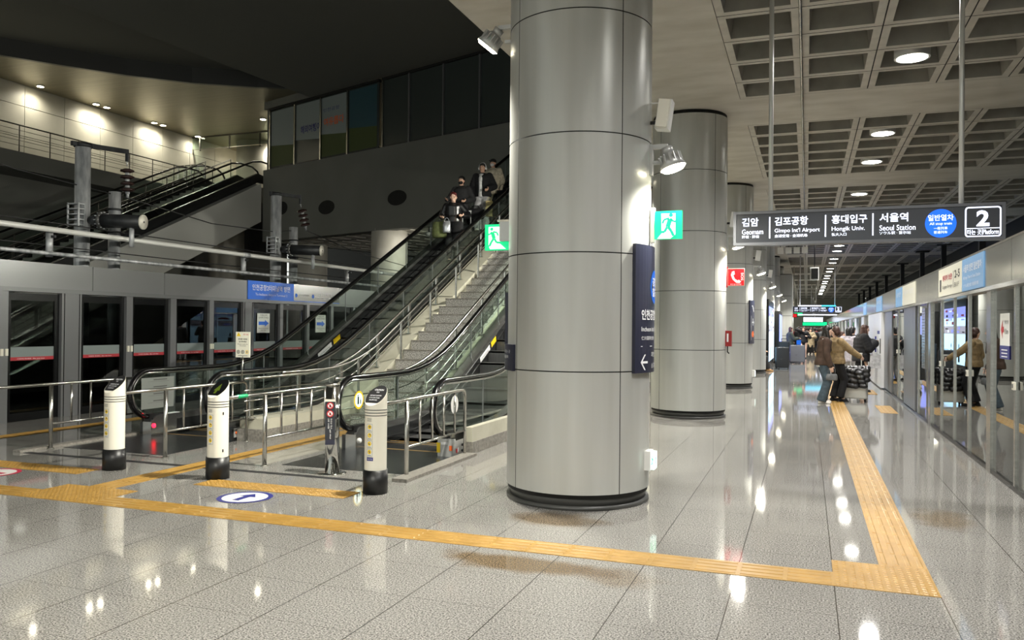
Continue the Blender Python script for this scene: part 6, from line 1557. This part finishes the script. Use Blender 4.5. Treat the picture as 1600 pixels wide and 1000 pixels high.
# padded jacket lying over the suitcase
t = thing('padded_jacket', 'shiny black padded jacket thrown over the silver suitcase', 'jacket', (1.02, 19.55, 0.36)); t.rotation_euler = (0, 0, R(-8))
q = MB(); rnd = random.Random(5)
def roll(p0, p1, r_, n_=6):
    p0, p1 = Vector(p0), Vector(p1)
    for k in range(n_ + 1):
        p = p0 + (p1 - p0) * k / n_; q.ball(p + Vector((0, rnd.uniform(-0.008, 0.008), rnd.uniform(-0.006, 0.006))), (r_ * 1.25, r_, r_), 'white', 10, 8)
for y_ in (-0.13, -0.04, 0.05, 0.13): roll((-0.24, y_, 0.36), (0.24, y_, 0.375), 0.055)
for j in range(4): roll((-0.26, -0.19, 0.33 - 0.105 * j), (0.02, -0.2, 0.30 - 0.105 * j), 0.060, 4)      # left front panel
for j in range(3): roll((0.08, -0.2, 0.31 - 0.105 * j), (0.25, -0.185, 0.34 - 0.105 * j), 0.062, 3)     # right front panel
for k in range(5): roll((-0.30 - 0.012 * k, -0.10, 0.30 - 0.105 * k), (-0.25 - 0.012 * k, -0.16, 0.29 - 0.105 * k), 0.062, 2)   # hanging sleeve
for k in range(4): roll((0.05 + 0.03 * k, -0.235, 0.28 - 0.095 * k), (0.12 + 0.03 * k, -0.24, 0.27 - 0.095 * k), 0.052, 2)    # other sleeve
for j in range(3): roll((-0.22, 0.19, 0.30 - 0.1 * j), (0.22, 0.19, 0.30 - 0.1 * j), 0.055)
blob('quilted_shell', q, 0.014, t, 'c_gloss_black', 2)
q = MB(); q.box((0.03, -0.245, -0.02), (0.036, -0.238, 0.33), 'plinth'); lpart('zip', q, t)

person('person with dark shoulder hair in a black hooded padded jacket, looking at a phone', (1.30, 22.5, 0), -78, 1.70, 'skin_pale', ('long', 'hair_brown'), ('puffer', 'c_softblack', 0.085, 0.78), None, ('skirt', 'c_softblack', 0.02), 'c_softblack',
       hands=((-0.10, 0.30, 1.26), (0.08, 0.31, 1.24)), feet=((-0.09, 0.0), (0.10, 0.02)), lean=(0, 0.03), head=(0, 0, 0.05))
t = thing('phone', 'small phone held up by the person in the black hooded padded jacket', 'phone', (1.66, 22.57, 1.29)); q = MB(); q.obox((0, 0, 0.0), (0.004, 0, 0.002), (0, 0.036, 0), (0.01, 0, 0.07), 'psd_black'); lpart('phone_body', q, t); q = MB(); q.obox((-0.005, 0, 0.0), (0.001, 0, 0.0), (0, 0.032, 0), (0.009, 0, 0.063), 'screen_sky'); lpart('screen', q, t)
bag('shopping_bag', 'pale shopping bag hanging beside the person in the black padded jacket', (1.62, 22.35, 0.62), 0.26, 0.10, 0.34, 'c_lightgrey', 0.22, rot=5, puff=False)
person('person in a pale lilac padded jacket behind the black padded jacket', (1.10, 24.6, 0), -30, 1.62, 'skin', ('bob', 'hair_black'), ('puffer', 'c_lilac', 0.06, 0.72), None, ('trousers', 'c_lightgrey', 0.02), 'c_shoe_white', vox=0.016)
person('person with brown hair and a fawn coat between the couple and the lilac jacket', (0.98, 26.2, 0), -100, 1.52, 'skin', ('bob', 'hair_brown'), ('coat', 'c_tan', 0.04, 0.55), None, ('trousers', 'c_black', 0.015), 'c_black', vox=0.018)
person('tall person with short black hair and a black top behind the couple', (0.86, 28.4, 0), -70, 1.72, 'skin', ('short', 'hair_black'), ('jacket', 'c_black', 0.04, 0.82), None, ('trousers', 'c_black', 0.015), 'c_black', hands=((-0.15, 0.3, 1.15), (0.15, 0.3, 1.15)), vox=0.018)
person('person in a dark jacket farther back, beside the white service doors', (1.35, 27.6, 0), -40, 1.66, 'skin', ('short', 'hair_black'), ('jacket', 'c_black', 0.04, 0.8), None, ('trousers', 'c_grey', 0.015), 'c_black', vox=0.02)
# person with phone by the far columns and the suitcases
person('person with brown hair, dark green jacket and jeans, reading a phone by the suitcases', (-0.76, 40.5, 0), -75, 1.66, 'skin', ('bob', 'hair_brown'), ('jacket', 'c_green', 0.05, 0.72), None, ('trousers', 'c_navyjeans', 0.015), 'c_black', hands=((-0.1, 0.36, 1.18), (0.1, 0.38, 1.16)), head=(0, 0, 0.03), vox=0.018)
suitcase('large black suitcase standing near the lit advertising screen', (-0.91, 33.6, 0), 0.52, 0.30, 0.86, 'case_black', 4)
suitcase('smaller black case standing behind the large black suitcase', (-0.95, 37.9, 0), 0.46, 0.28, 1.02, 'case_black', 0, 0.1, 'black')
suitcase('dark grey suitcase right of the person in the dark green jacket', (-0.40, 39.6, 0), 0.66, 0.34, 0.84, 'case_grey', 0)
t = thing('bench', 'dark bench mostly hidden behind the fourth column', 'bench', (-1.9, 31.7, 0)); q = MB()
q.box((-2.5, 31.45, 0.40), (-1.72, 32.0, 0.45), 'psd_black'); part('seat', q, t)
for xx in (-2.4, -1.82): q = MB(); q.box((xx, 31.5, 0), (xx + 0.05, 31.95, 0.40), 'plinth'); part('leg', q, t)
person('seated person in tan boots beside the advertising screen, mostly hidden', (-1.86, 31.72, 0), -92, 1.68, 'skin', ('short', 'hair_black'), ('jacket', 'c_grey', 0.04, 0.86), None, ('trousers', 'c_black', 0.015), 'c_tanboot', hands=((-0.15, 0.35, 0.75), (0.15, 0.35, 0.75)), feet=((-0.10, 0.44), (0.10, 0.52)), seated=0.545, vox=0.018)
person('person in a black top and shorts drinking, in the distance', (-0.16, 46.2, 0), 175, 1.68, 'skin_pale', ('bob', 'hair_brown'), ('sweater', 'c_softblack', 0.05, 0.86), None, ('shorts', 'c_black', 0.02), 'c_black', hands=((-0.2, 0.2, 1.2), (0.08, 0.2, 1.5)), vox=0.02)
t = thing('carrier_bag', 'bright blue carrier bag held by the distant person in shorts', 'bag', (-0.33, 45.9, 0.6)); q = MB(); q.box((-0.52, 45.85, 0.62), (-0.3, 45.95, 0.98), 'blue'); part('bag_body', q, t); q = MB(); q.tube([(-0.46, 45.9, 0.98), (-0.44, 45.9, 1.1), (-0.38, 45.9, 1.1), (-0.36, 45.9, 0.98)], 0.01, 'blue', 6); part('strap', q, t)
person('distant person with dark hair in a long cream coat', (0.22, 54.5, 0), 170, 1.60, 'skin_pale', ('long', 'hair_black'), ('coat', 'c_beige', 0.07, 0.45), None, ('trousers', 'c_softblack', 0.015), 'c_shoe_white', hands=((-0.2, 0.25, 1.15), (0.2, 0.25, 1.15)), vox=0.022)
# crowd at the far end: two base figures copied with their parts
cr1 = person('distant figure in dark clothes in the crowd at the platform end', (-0.45, 50.0, 0), 165, 1.70, 'skin', ('short', 'hair_black'), ('jacket', 'c_black', 0.05, 0.8), None, ('trousers', 'c_black', 0.015), 'c_black', vox=0.026, group='crowd at the platform end')
cr2 = person('distant figure in paler clothes in the crowd at the platform end', (0.75, 58.0, 0), 20, 1.62, 'skin', ('bob', 'hair_brown'), ('coat', 'c_grey', 0.05, 0.6), None, ('trousers', 'c_navyjeans', 0.015), 'c_black', vox=0.026, group='crowd at the platform end')
cr3 = person('distant figure in a red jacket in the crowd at the platform end', (-0.6, 56.0, 0), 30, 1.66, 'skin', ('bob', 'hair_black'), ('jacket', 'c_red', 0.05, 0.75), None, ('trousers', 'c_black', 0.015), 'c_black', vox=0.026, group='crowd at the platform end')
rnd = random.Random(11)
for k in range(34):
    src = (cr1, cr2, cr1, cr1, cr2, cr3)[k % 6] if k != 11 else cr3
    if src is cr3 and k > 12: src = cr1
    x = rnd.uniform(-0.9, 1.3); y = 55 + k * 1.15 + rnd.uniform(-0.5, 0.5)
    c = dup(src, (x - src.location.x, y - src.location.y, 0)); c.rotation_euler = (0, 0, rnd.uniform(0, 6.28)); sc_ = rnd.uniform(0.93, 1.03); c.scale = (sc_, sc_, sc_)

# ------------------------------------------------------------------ the four riders on the left escalator
def step_z(y): 
    k = math.floor((y - 9.9) / 0.4); return S(9.9 + 0.4 * k + 0.2)
def on_esc(y): k = math.floor((y - 9.9) / 0.4); return 9.9 + 0.4 * k + 0.2
y1_ = on_esc(17.9)
person('rider with short reddish hair in a black leather jacket, lowest on the escalator', (-7.95, y1_, S(y1_)), 188, 1.66, 'skin_pale', ('short', 'hair_red'), ('jacket', 'c_gloss_black', 0.05, 0.84), ('c_black', 0.8), ('trousers', 'c_softblack', 0.015), 'c_black',
       hands=((-0.30, 0.22, 1.12), (0.22, 0.26, 1.08)), feet=((-0.09, 0.0), (0.09, 0.03)), head=(-30, -0.02, 0.04), lean=(0, 0.05))
bag('duffel_bag', 'olive green duffel bag on the arm of the rider in the leather jacket', (-8.22, y1_ - 0.22, S(y1_) + 0.58), 0.36, 0.26, 0.38, cloth('c_olive', (96, 104, 62)), 0.12, rot=10)
M['foil'] = mat('silver_foil', (215, 218, 222), 0.25, 0.7)
bag('foil_bag', 'crumpled silver bag in front of the rider in the leather jacket', (-7.98, y1_ - 0.34, S(y1_) + 0.68), 0.2, 0.14, 0.28, 'foil', 0.1, rot=0)
bag('shoulder_bag', 'black shoulder bag with a brown strap on the lowest rider', (-7.72, y1_ - 0.28, S(y1_) + 0.68), 0.3, 0.16, 0.26, 'c_black', 0.2, 'c_brown', rot=-10)
y2_ = on_esc(19.0)
person('rider in black with dark cap hair and a black face mask, second on the escalator', (-8.28, y2_, S(y2_)), 180, 1.70, 'skin', ('short', 'hair_black'), ('jacket', 'c_black', 0.05, 0.82), None, ('trousers', 'c_black', 0.015), 'c_black', mask='c_softblack',
       hands=((-0.22, 0.2, 1.05), (0.24, 0.34, 1.08)))
y3_ = on_esc(19.85)
p3 = person('tall rider in an open black padded jacket and pale trousers, wearing white headphones', (-8.03, y3_, S(y3_)), 182, 1.78, 'skin', ('short', 'hair_black'), ('puffer', 'c_softblack', 0.05, 0.86), None, ('wide', 'c_lightgrey', 0.01), 'c_shoe_white',
       hands=((-0.26, 0.24, 1.02), (0.27, 0.20, 0.90)))
q = MB(); hc_ = Vector((0, 0.02, 1.585)); q.tube([hc_ + Vector((0.092 * math.cos(PI * k / 12), 0, 0.02 + 0.115 * math.sin(PI * k / 12))) for k in range(13)], 0.011, 'c_white', 8)
for sd in (-1, 1): q.tube([hc_ + Vector((0.078 * sd, 0, -0.005)), hc_ + Vector((0.108 * sd, 0, -0.005))], 0.034, 'c_white', 14)
lpart('headphones', q, p3, 'white headphones')
q = MB(); q.loft([(0, 0.16, 0.86, 0.05, 0.045), (0, 0.15, 1.1, 0.045, 0.045), (0, 0.15, 1.3, 0.05, 0.045), (0, 0.10, 1.43, 0.06, 0.04)], 'c_white', 14); lpart('shirt', q, p3, 'white shirt front')
bag('paper_bag', 'tan paper bag in the hand of the rider with white headphones', (-7.76, y3_ - 0.2, S(y3_) + 0.36), 0.17, 0.10, 0.40, cloth('c_kraft', (214, 196, 140)), 0.14, rot=8, puff=False)
y4_ = on_esc(20.7)
person('rider in a pale beige coat with a white mask and cap, highest on the escalator', (-8.05, y4_, S(y4_)), 178, 1.66, 'skin', ('short', 'hair_black'), ('coat', 'c_sand', 0.05, 0.55), None, ('trousers', 'c_softblack', 0.015), 'c_black', hat='c_black', mask='c_white')
bag('tote_bag', 'black tote bag beside the rider in the beige coat', (-7.72, y4_ - 0.15, S(y4_) + 0.42), 0.28, 0.12, 0.36, 'c_black', 0.2, rot=0, puff=False)
ys_ = on_esc(18.45)
suitcase('black suitcase standing on an escalator step in front of the second rider', (-8.0, ys_, S(ys_)), 0.40, 0.26, 0.60, 'case_black', 0, 0.35, 'steel')
t = thing('duffel_bag', 'black duffel bag resting on the escalator suitcase', 'bag', (-7.86, ys_ + 0.3, S(ys_) + 0.78)); q = MB(); q.tube([(-0.26, 0, 0.14), (-0.2, 0, 0.14), (0.2, 0, 0.14), (0.26, 0, 0.14)], [0.08, 0.14, 0.14, 0.08], 'c_softblack', 18); lpart('bag_body', q, t)
q = MB(); q.tube([(-0.12, 0, 0.26), (-0.08, 0, 0.34), (0.08, 0, 0.34), (0.12, 0, 0.26)], 0.01, 'black', 8); lpart('strap', q, t)

# added floodlight, put under the concourse block to brighten the concrete column
t = thing('flood_lamp', 'added flood lamp under the dark concourse block, brightening the pale concrete column', 'flood lamp', (-13.9, 28.6, ZC - 0.1))
q = MB(); q.cyl((-13.9, 28.6), 0.03, ZC - 0.2, ZC + 0.1, 'black', 10); q.tube([(-13.9, 28.6, ZC - 0.2), (-14.0, 28.62, ZC - 0.3)], [0.08, 0.12], 'lamp_body', 16); part('housing', q, t)
spot('flood_light', (-14.02, 28.62, ZC - 0.34), (-16.3, 29.4, 3.6), 60, 120, 0.8, (1, 0.96, 0.84), 0.1, t)
